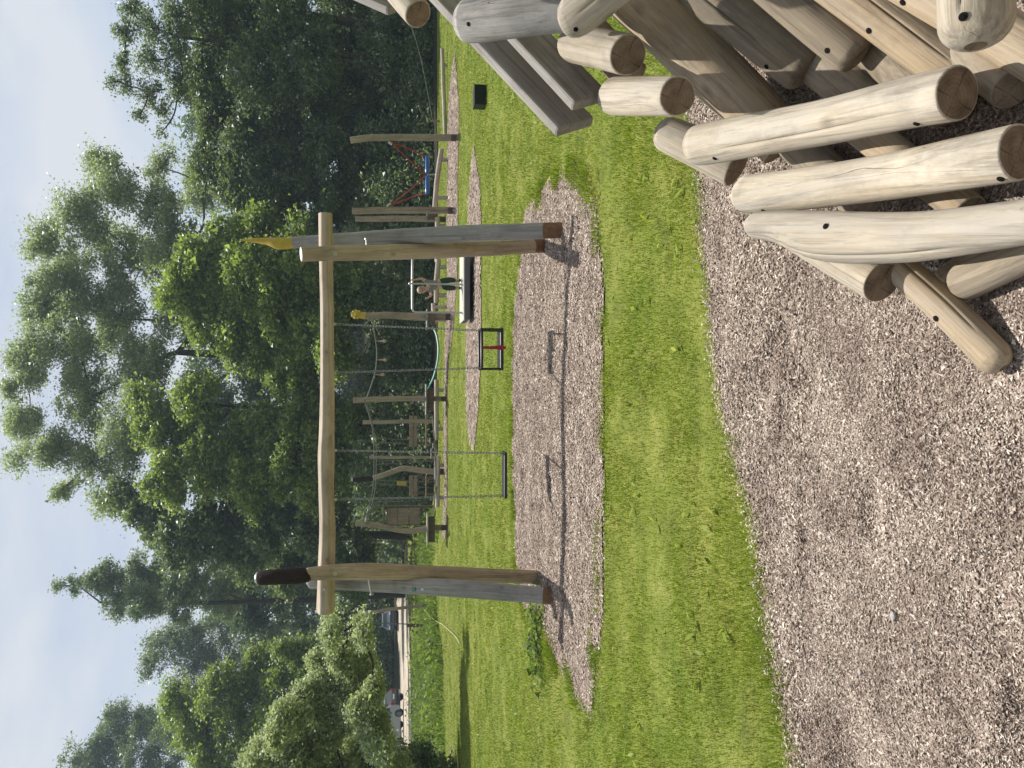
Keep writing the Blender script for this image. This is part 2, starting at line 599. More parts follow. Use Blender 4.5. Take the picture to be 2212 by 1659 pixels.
M['lawn'] = ground_mat('lawn_soil_and_moss', [(0.30, (0.115, 0.13, 0.035)), (0.5, (0.175, 0.195, 0.042)), (0.70, (0.26, 0.255, 0.075))], 3.0,
                       bump=0.5, bump_scale=45, dist=0.03, second=(0.6, (0.80, 0.92, 0.8)))
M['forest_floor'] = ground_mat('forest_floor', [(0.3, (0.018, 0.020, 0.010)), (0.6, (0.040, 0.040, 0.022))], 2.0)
M['chip_bed'] = ground_mat('wood_chip_bed', [(0.28, (0.18, 0.13, 0.10)), (0.45, (0.34, 0.27, 0.215)), (0.60, (0.46, 0.375, 0.30)), (0.75, (0.58, 0.49, 0.40))], 22.0,
                           bump=1.0, bump_scale=38, dist=0.03, second=(1.6, (0.82, 0.80, 0.80)))
M['gravel'] = ground_mat('pale_gravel', [(0.3, (0.34, 0.29, 0.23)), (0.6, (0.52, 0.46, 0.38))], 1.2, bump=0.3, second=(0.25, (0.75, 0.72, 0.68)))
M['chip'] = island_mat('loose_wood_chips', [(0.0, (0.08, 0.056, 0.044)), (0.18, (0.23, 0.175, 0.14)), (0.5, (0.38, 0.305, 0.25)), (0.82, (0.51, 0.43, 0.36)), (1.0, (0.78, 0.70, 0.60))], 0.9, spec=0.1, patch=(3.2, (0.66, 0.63, 0.63)))
M['grass'] = island_mat('grass_blades', [(0.0, (0.105, 0.165, 0.010)), (0.35, (0.180, 0.265, 0.016)), (0.75, (0.255, 0.335, 0.026)), (1.0, (0.42, 0.42, 0.10))], 0.55, 0.42, (1.3, 1.35, 0.7), patch=(1.0, (0.70, 0.76, 0.85), 4.5, (0.86, 0.70, 0.95)))
M['weeds'] = island_mat('tall_weeds', [(0.0, (0.06, 0.10, 0.025)), (0.5, (0.13, 0.185, 0.045)), (1.0, (0.27, 0.31, 0.11))], 0.55, 0.4, None, 0.2)


def leafmat(name, dark, mid, lite, tr=0.4, tcol=(1.45, 1.5, 0.75), spec=0.5):
    k = 1.75
    f = lambda c: tuple(k * x for x in c)
    return island_mat(name, [(0.0, f(dark)), (0.5, f(mid)), (1.0, f(lite))], 0.45, tr + 0.04, tcol, spec)


M['leaf_willow'] = leafmat('willow_leaves', (0.115, 0.130, 0.072), (0.165, 0.185, 0.105), (0.23, 0.25, 0.155), 0.40, (1.2, 1.4, 0.8))
M['leaf_maple'] = leafmat('maple_leaves', (0.065, 0.095, 0.030), (0.110, 0.150, 0.046), (0.19, 0.23, 0.075), 0.42)
M['leaf_dark'] = leafmat('dark_wood_leaves', (0.044, 0.066, 0.034), (0.072, 0.100, 0.050), (0.12, 0.15, 0.080), 0.36)
M['leaf_poplar'] = leafmat('poplar_leaves', (0.075, 0.105, 0.060), (0.115, 0.145, 0.085), (0.16, 0.19, 0.12), 0.34, (1.2, 1.3, 0.8))
M['leaf_sallow'] = leafmat('sallow_leaves', (0.13, 0.16, 0.080), (0.20, 0.235, 0.125), (0.32, 0.35, 0.22), 0.36, (1.2, 1.25, 0.85), 0.6)
M['leaf_far'] = leafmat('far_wood_leaves', (0.030, 0.052, 0.026), (0.048, 0.076, 0.038), (0.072, 0.105, 0.052), 0.3)


# ------------------------------------------------------------------ object helpers
def tag(o, label=None, cat=None, group=None, kind=None):
    if label:
        o['label'] = label
    if cat:
        o['category'] = cat
    if group:
        o['group'] = group
    if kind:
        o['kind'] = kind
    return o


def thing(name, loc, label, cat, group=None, rz=0.0):
    e = bpy.data.objects.new(name, None)
    COL.objects.link(e)
    e.location = loc
    e.rotation_euler = (0, 0, rz)
    e.empty_display_size = 0.2
    return tag(e, label, cat, group)


def put(o, parent=None, loc=None, rot=None):
    COL.objects.link(o)
    if loc is not None:
        base = Vector((0, 0, 0))
        q = parent
        while q is not None:
            base += Vector(q.location)
            q = q.parent
        o.location = Vector(loc) - base
    if rot is not None:
        o.rotation_mode = 'QUATERNION'
        o.rotation_quaternion = rot
    if parent is not None:
        o.parent = parent
    return o


class MB:
    def __init__(self):
        self.v, self.f, self.mi, self.sm = [], [], [], []

    def add(self, verts, faces, mat=0, smooth=False):
        b = len(self.v)
        self.v += [tuple(x) for x in verts]
        for f in faces:
            self.f.append(tuple(i + b for i in f))
            self.mi.append(mat)
            self.sm.append(smooth)

    def box(self, c, s, mat=0, R=None, bevel=0.0):
        hx, hy, hz = s[0] / 2, s[1] / 2, s[2] / 2
        c = Vector(c)
        if bevel > 0:
            bm = bmesh.new()
            bmesh.ops.create_cube(bm, size=1.0)
            for vv in bm.verts:
                vv.co = Vector((vv.co.x * s[0], vv.co.y * s[1], vv.co.z * s[2]))
            bmesh.ops.bevel(bm, geom=bm.edges[:], offset=bevel, segments=2, affect='EDGES', profile=0.5)
            bm.verts.index_update()
            vs_ = [vv.co.copy() for vv in bm.verts]
            fs = [[vv.index for vv in f.verts] for f in bm.faces]
            bm.free()
        else:
            vs_ = [Vector((x, y, z)) for x in (-hx, hx) for y in (-hy, hy) for z in (-hz, hz)]
            fs = [(0, 1, 3, 2), (4, 6, 7, 5), (0, 4, 5, 1), (2, 3, 7, 6), (0, 2, 6, 4), (1, 5, 7, 3)]
        if R is not None:
            vs_ = [R @ v for v in vs_]
        self.add([v + c for v in vs_], fs, mat)

    def tube(self, pts, rad, seg=8, mat=0, caps=True, smooth=True):
        pts = [Vector(p) for p in pts]
        n = len(pts)
        if not hasattr(rad, '__len__'):
            rad = [rad] * n
        rings = []
        ref = None
        for i in range(n):
            t = (pts[min(i + 1, n - 1)] - pts[max(i - 1, 0)])
            if t.length < 1e-9:
                t = Vector((0, 0, 1))
            t.normalize()
            if ref is None:
                ref = t.orthogonal().normalized()
            ref = (ref - t * ref.dot(t))
            if ref.length < 1e-6:
                ref = t.orthogonal()
            ref.normalize()
            bi = t.cross(ref)
            rings.append([pts[i] + (ref * math.cos(2 * math.pi * k / seg) + bi * math.sin(2 * math.pi * k / seg)) * rad[i] for k in range(seg)])
        vs_ = [p for r in rings for p in r]
        fs = []
        for i in range(n - 1):
            for k in range(seg):
                k2 = (k + 1) % seg
                fs.append((i * seg + k, i * seg + k2, (i + 1) * seg + k2, (i + 1) * seg + k))
        self.add(vs_, fs, mat, smooth)
        if caps:
            self.add(rings[0][::-1], [tuple(range(seg))], mat)
            self.add(rings[-1], [tuple(range(seg))], mat)

    def sphere(self, c, r, mat=0, seg=12, rings=8, scale=(1, 1, 1)):
        c = Vector(c)
        vs_ = []
        for i in range(rings + 1):
            th = math.pi * i / rings
            for k in range(seg):
                ph = 2 * math.pi * k / seg
                vs_.append(c + Vector((math.sin(th) * math.cos(ph) * scale[0], math.sin(th) * math.sin(ph) * scale[1], math.cos(th) * scale[2])) * r)
        fs = []
        for i in range(rings):
            for k in range(seg):
                k2 = (k + 1) % seg
                fs.append((i * seg + k, (i + 1) * seg + k, (i + 1) * seg + k2, i * seg + k2))
        self.add(vs_, fs, mat, True)

    def disc(self, c, nrm, r, mat=0, seg=20, th=0.003):
        q = Vector(nrm).normalized()
        self.tube([Vector(c), Vector(c) + q * th], r, seg, mat, True, False)

    def build(self, name, mats, parent=None, origin=None):
        """vertices are in world space; the object sits at origin (default: the parent's place)"""
        if not isinstance(mats, (list, tuple)):
            mats = [mats]
        base = Vector((0, 0, 0))
        q = parent
        while q is not None:
            base += Vector(q.location)
            q = q.parent
        org = Vector(origin) if origin is not None else base.copy()
        me = bpy.data.meshes.new(name)
        me.from_pydata([tuple(Vector(v) - org) for v in self.v], [], self.f)
        for m in mats:
            me.materials.append(m)
        me.polygons.foreach_set('material_index', self.mi)
        me.polygons.foreach_set('use_smooth', self.sm)
        me.update()
        o = bpy.data.objects.new(name, me)
        COL.objects.link(o)
        o.location = org - base
        if parent is not None:
            o.parent = parent
        return o


def mesh_fast(name, V, quads=None, tris=None, mat=None, smooth=False):
    me = bpy.data.meshes.new(name)
    V = np.ascontiguousarray(V, dtype=np.float32)
    me.vertices.add(len(V))
    me.vertices.foreach_set('co', V.ravel())
    idx = quads if quads is not None else tris
    k = idx.shape[1]
    idx = np.ascontiguousarray(idx, dtype=np.int32)
    me.loops.add(idx.size)
    me.loops.foreach_set('vertex_index', idx.ravel())
    me.polygons.add(len(idx))
    me.polygons.foreach_set('loop_start', np.arange(0, idx.size, k, dtype=np.int32))
    me.polygons.foreach_set('loop_total', np.full(len(idx), k, dtype=np.int32))
    if smooth:
        me.polygons.foreach_set('use_smooth', np.ones(len(idx), dtype=bool))
    me.update(calc_edges=True)
    if mat is not None:
        me.materials.append(mat)
    return me


def catmull(nodes, n):
    P = [np.array(p, dtype=float) for p in nodes]
    if len(P) == 2:
        return [P[0] + (P[1] - P[0]) * (i / n) for i in range(n + 1)]
    P = [2 * P[0] - P[1]] + P + [2 * P[-1] - P[-2]]
    # walk by chord length so that rings are even
    segs = len(P) - 3
    L = [np.linalg.norm(P[i + 2][:3] - P[i + 1][:3]) for i in range(segs)]
    tot = sum(L)
    out = []
    for i in range(n + 1):
        s = tot * i / n
        k = 0
        while k < segs - 1 and s > L[k]:
            s -= L[k]
            k += 1
        t = min(1.0, s / max(L[k], 1e-9))
        p0, p1, p2, p3 = P[k], P[k + 1], P[k + 2], P[k + 3]
        out.append(0.5 * ((2 * p1) + (-p0 + p2) * t + (2 * p0 - 5 * p1 + 4 * p2 - p3) * t * t + (-p0 + 3 * p1 - 3 * p2 + p3) * t ** 3))
    return out


def make_log(name, nodes, parent, mats, rings=26, seg=24, e0=0.03, e1=0.03, rough=0.018, crack=None, foot=0.0, facet=None):
    """nodes: (point, radius) list. The object's z axis runs along the log, so the grain follows it.
    e0/e1: how far the two ends are rounded; foot: length of stained wood at the first end."""
    pts = [Vector(p) for p, r in nodes]
    p0, p1 = pts[0], pts[-1]
    q = (p1 - p0).to_track_quat('Z', 'Y')
    qi = q.inverted()
    fl = (qi @ Vector(facet[0])).normalized() if facet is not None else None
    loc = [qi @ (p - p0) for p in pts]
    path = catmull([(v.x, v.y, v.z, nodes[i][1]) for i, v in enumerate(loc)], rings)
    path = np.array(path)
    Ltot = np.sum(np.linalg.norm(np.diff(path[:, :3], axis=0), axis=1))
    # extra rings near both ends for the rounding, and one ring at the stain line
    S = np.concatenate([[0], np.cumsum(np.linalg.norm(np.diff(path[:, :3], axis=0), axis=1))])
    want = list(np.linspace(0, Ltot, rings + 1))
    for e, side in ((e0, 0), (e1, 1)):
        for fct in (0.08, 0.25, 0.5, 0.8):
            want.append(e * fct if side == 0 else Ltot - e * fct)
    if foot > 0:
        want.append(foot)
    want = sorted(set(round(x, 5) for x in want))
    P = np.stack([np.interp(want, S, path[:, k]) for k in range(4)], axis=1)
    n = len(want)
    ang = list(np.linspace(0, 2 * math.pi, seg, endpoint=False) + random.random())
    pull = [0.0] * seg
    if isinstance(crack, (tuple, Vector)):
        cl_ = qi @ Vector(crack)
        crack = math.atan2(cl_.y, cl_.x) % (2 * math.pi)
    if crack is not None:
        keep = [(x, 0.0) for x in ang if abs((x - crack + math.pi) % (2 * math.pi) - math.pi) > 0.09]
        keep += [(crack - 0.028, 0.0), (crack, 1.0), (crack + 0.028, 0.0)]
        keep = sorted([((x) % (2 * math.pi), w) for x, w in keep])
        ang = [x for x, w in keep]
        pull = [w for x, w in keep]
    ns = len(ang)
    ph = [random.random() * 6.28 for _ in range(8)]
    verts = []
    for i in range(n):
        s = want[i]
        c = Vector(P[i][:3])
        t = Vector(P[min(i + 1, n - 1)][:3]) - Vector(P[max(i - 1, 0)][:3])
        t.normalize()
        ex = Vector((1, 0, 0)) - t * t.x
        ex.normalize()
        ey = t.cross(ex)
        r = P[i][3]
        k = 1.0
        if e0 > 0 and s < e0:
            u = 1 - s / e0
            k = min(k, 1 - (1 - math.sqrt(max(0, 1 - u * u))) * min(1.0, 0.85 * e0 / r))
        if e1 > 0 and Ltot - s < e1:
            u = 1 - (Ltot - s) / e1
            k = min(k, 1 - (1 - math.sqrt(max(0, 1 - u * u))) * min(1.0, 0.85 * e1 / r))
        for j, th in enumerate(ang):
            dr = rough * (0.8 * math.sin(2 * th + ph[0] + 1.5 * s) + 0.6 * math.sin(3 * th + ph[1] - 2.2 * s) + 0.8 * math.sin(th + ph[2] + 4.0 * s) + 0.7 * math.sin(9 * s + ph[3] + th) + 0.35 * math.sin(5 * th + ph[4] + 7 * s))
            rr = r * k * (1 + dr)
            if pull[j] > 0:
                depth = max(0.0, math.sin(math.pi * min(1, max(0, (s / Ltot - 0.04 - 0.2 * (ph[7] / 6.28)) / 0.7)))) ** 0.7
                rr -= 0.026 * depth * (0.6 + 0.4 * math.sin(5 * s + ph[5])) * min(1.0, r / 0.06)
            off_ = (ex * math.cos(th) + ey * math.sin(th)) * rr
            if facet is not None:
                lim = r * facet[1] * (1 + 0.03 * math.sin(6 * s + ph[6]))
                dd = off_.dot(fl)
                if dd > lim:
                    off_ = off_ - fl * (dd - lim)
            verts.append(c + off_)
    faces, mi, sm = [], [], []
    for i in range(n - 1):
        mt = 2 if (foot > 0 and want[i + 1] <= foot + 1e-4) else 0
        for j in range(ns):
            j2 = (j + 1) % ns
            faces.append((i * ns + j, i * ns + j2, (i + 1) * ns + j2, (i + 1) * ns + j))
            mi.append(mt)
            sm.append(True)
    for i, rev in ((0, True), (n - 1, False)):
        b = len(verts)
        ring = [verts[i * ns + j].copy() for j in range(ns)]
        cc = sum(ring, Vector((0, 0, 0))) / ns
        verts += ring + [cc]
        for j in range(ns):
            j2 = (j + 1) % ns
            faces.append((b + j2, b + j, b + ns) if rev else (b + j, b + j2, b + ns))
            mi.append(1)
            sm.append(False)
    me = bpy.data.meshes.new(name)
    me.from_pydata([tuple(v) for v in verts], [], faces)
    for m in mats:
        me.materials.append(m)
    me.polygons.foreach_set('material_index', mi)
    me.polygons.foreach_set('use_smooth', sm)
    me.update()
    o = bpy.data.objects.new(name, me)
    put(o, parent, p0, q)
    return o


def bolt(parent_log, parent_thing, pos, nrm, r=0.012, kind='hole'):
    """a counter-sunk hole or a bolt head, a sub-part of a log"""
    mb = MB()
    nrm = Vector(nrm).normalized()
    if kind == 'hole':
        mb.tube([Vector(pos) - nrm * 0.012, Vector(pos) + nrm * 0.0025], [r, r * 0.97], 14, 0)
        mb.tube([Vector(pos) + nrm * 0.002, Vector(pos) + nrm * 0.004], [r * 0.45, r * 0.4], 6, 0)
    else:
        mb.tube([Vector(pos) - nrm * 0.01, Vector(pos) + nrm * 0.003], [r, r], 16, 1)
        mb.tube([Vector(pos) + nrm * 0.002, Vector(pos) + nrm * 0.009], [r * 0.55, r * 0.5], 6, 1)
    nm = 'painted_bolt_hole' if kind == 'hole' else 'bolt_head'
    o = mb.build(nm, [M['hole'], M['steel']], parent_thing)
    if parent_log is not None:
        bpy.context.view_layer.update()
        o.parent = parent_log
        o.matrix_parent_inverse = parent_log.matrix_world.inverted() @ parent_thing.matrix_world
    return o
# ------------------------------------------------------------------ ground, road, wood chip beds
def axis_grid(parts):
    out = []
    for a, b, s in parts:
        out += list(np.arange(a, b, s))
    out.append(parts[-1][1])
    return np.array(out)


def sheet(name, xs, ys, zf, mat, mask=None):
    X, Y = np.meshgrid(xs, ys, indexing='ij')
    Z = zf(X, Y)
    V = np.stack([X, Y, Z], axis=-1).reshape(-1, 3)
    ny = len(ys)
    i, j = np.meshgrid(np.arange(len(xs) - 1), np.arange(ny - 1), indexing='ij')
    q = np.stack([i * ny + j, (i + 1) * ny + j, (i + 1) * ny + j + 1, i * ny + j + 1], axis=-1).reshape(-1, 4)
    if mask is not None:
        cx = (X[:-1, :-1] + X[1:, 1:]) / 2
        cy = (Y[:-1, :-1] + Y[1:, 1:]) / 2
        q = q[mask(cx, cy).reshape(-1)]
        used = np.unique(q)
        re = np.full(len(V), -1)
        re[used] = np.arange(len(used))
        V, q = V[used], re[q]
    me = mesh_fast(name, V, quads=q, mat=mat, smooth=True)
    o = bpy.data.objects.new(name, me)
    COL.objects.link(o)
    return o


def outline(pts):
    return [tuple(GR(a, b)[:2]) for a, b in pts]


NEAR = outline([(1512, 260), (1518, 330), (1525, 420), (1535, 520), (1548, 640), (1562, 760), (1580, 880), (1600, 980), (1622, 1080),
                (1645, 1200), (1668, 1310), (1690, 1420), (1708, 1530), (1725, 1600), (1735, 1680), (1760, 1760)])
NEAR += [(-1.9, 0.9), (-1.9, -1.2), (2.4, -1.2), (2.7, 3.0), (2.2, 3.9)]
SWING = outline([(1235, 384), (1268, 392), (1288, 425), (1297, 480), (1303, 600), (1309, 760), (1310, 900), (1309, 1050), (1304, 1180), (1300, 1320), (1294, 1430),
                 (1286, 1510), (1276, 1558), (1262, 1520), (1240, 1478), (1216, 1440), (1196, 1405), (1172, 1392), (1166, 1350), (1143, 1345), (1130, 1300), (1113, 1210), (1111, 1100),
                 (1109, 960), (1110, 800), (1115, 660), (1124, 560), (1131, 470), (1136, 448), (1160, 440), (1180, 425), (1200, 408)])
PLAT = outline([(1024, 312), (1036, 400), (1040, 500), (1041, 620), (1040, 760), (1036, 860), (1030, 930), (1024, 976), (1013, 940), (1009, 860), (1010, 720), (1011, 560), (1013, 430)])
ROPE = outline([(984, 110), (991, 220), (991, 330), (990, 470), (988, 600), (982, 690), (972, 760), (967, 860), (966, 1000), (965, 1160), (959, 1165), (960, 1000), (961, 860), (962, 760), (967, 640), (968, 460), (967, 330), (972, 200)])
NEAR_R = rough_poly(NEAR, 0.06, 0.065, 1)
SWING_R = rough_poly(SWING, 0.10, 0.085, 2)
PLAT_R = rough_poly(PLAT, 0.2, 0.07, 3)
ROPE_R = rough_poly(ROPE, 0.25, 0.05, 4)


def chip_h(X, Y):
    """lumps and scuffed hollows of the loose chips"""
    n = (vnoise(X, Y, 0.55, 11) - 0.5) * 0.055 - 0.032 * smooth(0.60, 0.92, vnoise(X, Y, 0.20, 13)) + (vnoise(X, Y, 0.09, 15) - 0.5) * 0.014
    return n


def deep_mask(poly):
    """lookup: is a point well inside the bed, away from its rim"""
    pa = np.array(poly)
    x0, y0 = pa.min(0) - .5
    x1, y1 = pa.max(0) + .5
    xs, ys = np.arange(x0, x1, .06), np.arange(y0, y1, .06)
    GX, GY = np.meshgrid(xs, ys, indexing='ij')
    k = inpoly(GX, GY, poly).astype(float)
    for q in range(8):
        th = q * math.pi / 4
        k *= inpoly(GX + .22 * math.cos(th), GY + .22 * math.sin(th), poly)
    for q in range(6):                      # soften the rim of the mask
        k[1:-1, 1:-1] = (k[1:-1, 1:-1] + k[2:, 1:-1] + k[:-2, 1:-1] + k[1:-1, 2:] + k[1:-1, :-2]) / 5
    k *= inpoly(GX, GY, poly)

    def f(X, Y):
        u = np.clip((np.asarray(X, dtype=float) - x0) / .06, 0, len(xs) - 1.001)
        v = np.clip((np.asarray(Y, dtype=float) - y0) / .06, 0, len(ys) - 1.001)
        i, j = u.astype(int), v.astype(int)
        u, v = u - i, v - j
        return (k[i, j] * (1 - u) + k[i + 1, j] * u) * (1 - v) + (k[i, j + 1] * (1 - u) + k[i + 1, j + 1] * u) * v
    return f


NEAR_DEEP, SWING_DEEP = deep_mask(NEAR_R), deep_mask(SWING_R)


def near_z(X, Y):
    return hgt(X, Y) + 0.012 + chip_h(X, Y) * NEAR_DEEP(X, Y)


def swing_z(X, Y):
    return hgt(X, Y) + 0.010 + 0.35 * chip_h(X, Y) * SWING_DEEP(X, Y)


def far_z(X, Y):
    return hgt(X, Y) + 0.014


def ground_z(X, Y):
    # the soil lies deeper under the chips
    return hgt(X, Y) - 0.16 * NEAR_DEEP(X, Y) - 0.06 * SWING_DEEP(X, Y)


gx = axis_grid([(-300, -120, 30), (-120, -40, 8), (-40, -12, 1.5), (-12, -6, 0.5), (-6, 6, 0.1), (6, 14, 0.6), (14, 40, 2.0), (40, 120, 8), (120, 300, 30)])
gy = axis_grid([(-200, -20, 30), (-20, -2, 2), (-2, 12, 0.1), (12, 14, 0.2), (14, 32, 0.6), (32, 60, 1.5), (60, 130, 5), (130, 400, 30)])
ground = sheet('ground', gx, gy, ground_z, M['lawn'])
tag(ground, kind='structure')

for nm, poly, zf, st in (('wood_chip_bed', NEAR_R, near_z, 0.035), ('wood_chip_bed', SWING_R, swing_z, 0.06), ('wood_chip_bed', PLAT_R, far_z, 0.15), ('wood_chip_bed', ROPE_R, far_z, 0.12)):
    pa = np.array(poly)
    xs = np.arange(pa[:, 0].min(), pa[:, 0].max() + st, st)
    ys = np.arange(pa[:, 1].min(), pa[:, 1].max() + st, st)
    b = sheet(nm, xs, ys, zf, M['chip_bed'], lambda cx, cy, poly=poly: inpoly(cx, cy, poly))
    tag(b, kind='structure')

# gravel car park on the rise at the left, forest floor under the trees
rx0, rx1 = -60.0, -9.0
GRAV = []
for b_, a_, Y_ in ((1700, 897, 41.0), (1600, 890, 42.0), (1500, 882, 43.5), (1420, 877, 45.0), (1345, 873, 46.5), (1290, 870, 48.0)):
    p = PY(a_, b_, Y_)
    GRAV.append((p.x, Y_))
for b_, Y_ in ((1290, 76.0), (1345, 75.0), (1450, 70.0), (1600, 66.0), (1760, 64.0)):
    p = PY(860, b_, Y_)
    GRAV.append((p.x, Y_))
GRAV_R = rough_poly(GRAV, 0.6, 0.25, 6)
ga = np.array(GRAV_R)
road = sheet('gravel_road', np.arange(ga[:, 0].min(), ga[:, 0].max() + .4, 0.4), np.arange(ga[:, 1].min(), ga[:, 1].max() + .4, 0.4),
             lambda X, Y: hgt(X, Y) + 0.03, M['gravel'], lambda cx, cy: inpoly(cx, cy, GRAV_R))
tag(road, kind='structure')


def wood_edge(X):
    return 30.5 + (vnoise(X, X * 0.3, 3.0, 5) - 0.5) * 1.6


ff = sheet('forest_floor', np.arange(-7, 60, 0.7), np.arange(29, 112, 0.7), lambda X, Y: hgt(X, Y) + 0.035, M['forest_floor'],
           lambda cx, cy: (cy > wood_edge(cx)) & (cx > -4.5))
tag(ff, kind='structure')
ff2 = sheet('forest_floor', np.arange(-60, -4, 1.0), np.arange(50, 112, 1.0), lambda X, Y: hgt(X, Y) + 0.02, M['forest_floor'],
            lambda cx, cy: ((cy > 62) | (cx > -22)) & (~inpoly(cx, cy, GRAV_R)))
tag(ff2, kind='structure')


# ------------------------------------------------------------------ loose chips and grass (uncountable: one object each)
def chips(name, poly, zf, n_per_m2, L, W, label, box=None, ragged=0.0, tilt=0.3):
    pa = np.array(poly)
    x0, x1, y0, y1 = box if box else (pa[:, 0].min(), pa[:, 0].max(), pa[:, 1].min(), pa[:, 1].max())
    n = int((x1 - x0) * (y1 - y0) * n_per_m2)
    X = rng.uniform(x0, x1, n)
    Y = rng.uniform(y0, y1, n)
    jx = X + rng.normal(0, ragged, n)
    jy = Y + rng.normal(0, ragged, n)
    k = inpoly(jx, jy, poly)
    X, Y = X[k], Y[k]
    n = len(X)
    Z = zf(X, Y) + rng.uniform(0.0, 0.6, n) * L
    yaw = rng.uniform(0, 2 * np.pi, n)
    pit = rng.normal(0, tilt, n)
    rol = rng.normal(0, tilt * 1.2, n)
    l = L * rng.lognormal(0, 0.45, n) / 2
    w = W * rng.lognormal(0, 0.4, n) / 2
    u = np.stack([np.cos(yaw) * np.cos(pit), np.sin(yaw) * np.cos(pit), np.sin(pit)], 1)
    v = np.stack([-np.sin(yaw) * np.cos(rol), np.cos(yaw) * np.cos(rol), np.sin(rol)], 1)
    C = np.stack([X, Y, Z], 1)
    nn = np.cross(u, v)
    tw = rng.normal(0, 0.25, n)[:, None]
    sk = rng.uniform(-0.5, 0.5, n)[:, None]
    ul, vw = u * l[:, None], v * w[:, None]
    V = np.stack([C - ul - vw * (1 + sk), C + ul * (1 + sk * .6) + nn * tw * w[:, None], C - ul * (.6 - sk) + vw * 1.3], 1).reshape(-1, 3)
    o = bpy.data.objects.new(name, mesh_fast(name, V, tris=np.arange(3 * n).reshape(-1, 3), mat=M['chip']))
    COL.objects.link(o)
    tag(o, label, 'wood chips', kind='stuff')
    return n


nc = 0
nc += chips('wood_chips', NEAR_R, near_z, 74000, 0.0100, 0.0052, 'loose pale wood chips on the nearest strip of the bed round the log climbing frame', (-1.45, 1.5, 1.35, 2.75), 0.02)
nc += chips('wood_chips', NEAR_R, near_z, 36000, 0.0140, 0.0070, 'loose pale wood chips over the far half of the bed round the log climbing frame', (-1.75, 2.1, 2.75, 4.7), 0.055)
nc += chips('wood_chips', SWING_R, swing_z, 9500, 0.022, 0.010, 'loose pale wood chips over the bed under the swing frame', None, 0.06, 0.18)
nc += chips('wood_chips', PLAT_R, far_z, 900, 0.05, 0.022, 'loose pale wood chips on the bed under the rocking platform', None, 0.09, 0.12)
nc += chips('wood_chips', ROPE_R, far_z, 600, 0.06, 0.025, 'loose pale wood chips on the long bed below the rope course posts', None, 0.09, 0.12)

BARE = [outline([(1512, 690), (1524, 690), (1532, 1000), (1545, 1230), (1530, 1240), (1515, 1000)])]


def blades(n, x0, x1, ysamp, hmin, hmax, wid, zf=hgt, keep=None, lean=0.5, two=False):
    Y = ysamp(n)
    X = rng.uniform(x0, x1, n) * 1.0
    if keep is not None:
        k = keep(X, Y)
        X, Y = X[k], Y[k]
    n = len(X)
    Z = zf(X, Y)
    h = rng.uniform(hmin, hmax, n) * (0.65 + 0.7 * vnoise(X, Y, 0.4, 21))
    yaw = rng.uniform(0, 2 * np.pi, n)
    la = rng.uniform(0, 2 * np.pi, n)
    ln = np.abs(rng.normal(0, lean, n)) * h
    w = wid(Y) * rng.uniform(0.7, 1.3, n) / 2
    dx, dy = np.cos(yaw) * w, np.sin(yaw) * w
    base = np.stack([X, Y, Z - 0.004], 1)
    side = np.stack([dx, dy, np.zeros(n)], 1)
    tip = base + np.stack([np.cos(la) * ln, np.sin(la) * ln, h], 1)
    V = np.stack([base - side, base + side, tip], 1).reshape(-1, 3)
    return V


def lawn_keep(ragged):
    def f(X, Y):
        jx = X + rng.normal(0, ragged, len(X))
        jy = Y + rng.normal(0, ragged, len(X))
        k = np.ones(len(X), bool)
        for poly in (NEAR_R, SWING_R, PLAT_R, ROPE_R):
            k &= ~inpoly(jx, jy, poly)
        for poly in BARE:
            k &= ~(inpoly(jx, jy, poly) & (rng.random(len(X)) < 0.62 + 0.36 * (vnoise(X, Y, 0.3, 31) > .5)))
        k &= np.abs(X) < Y * 0.56 + 0.9
        # thin spots
        k &= rng.random(len(X)) < 0.10 + 1.15 * vnoise(X, Y, 0.4, 41) + 0.35 * vnoise(X, Y, 1.9, 43)
        return k
    return f


def lawn_blades(n):
    Y = 2.6 * (32.0 / 2.6) ** rng.random(n)
    X = rng.uniform(-1, 1, n) * (0.56 * Y + 0.9)
    k = np.zeros(n, bool)
    near = Y < 6.5
    k[near] = lawn_keep(0.025)(X[near], Y[near])
    k[~near] = lawn_keep(0.06)(X[~near], Y[~near])
    X, Y = X[k], Y[k]
    V = blades(len(X), 0, 0, lambda n: Y, 0.016, 0.036, lambda Y: 0.00095 * Y + 0.0006, zf=lambda x, y: hgt(X, Y))
    V.reshape(-1, 3, 3)[:, :, 0] += X[:, None]
    return V


Vg = lawn_blades(660000)
grass = bpy.data.objects.new('grass', mesh_fast('grass', Vg, tris=np.arange(len(Vg)).reshape(-1, 3), mat=M['grass']))
COL.objects.link(grass)
tag(grass, 'short bright green lawn grass between the wood chip beds', 'grass', kind='stuff')


def edge_band(poly, width, n):
    pa = np.array(poly)
    i = rng.integers(0, len(pa), n)
    return pa[i, 0] + rng.normal(0, width, n), pa[i, 1] + rng.normal(0, width, n)


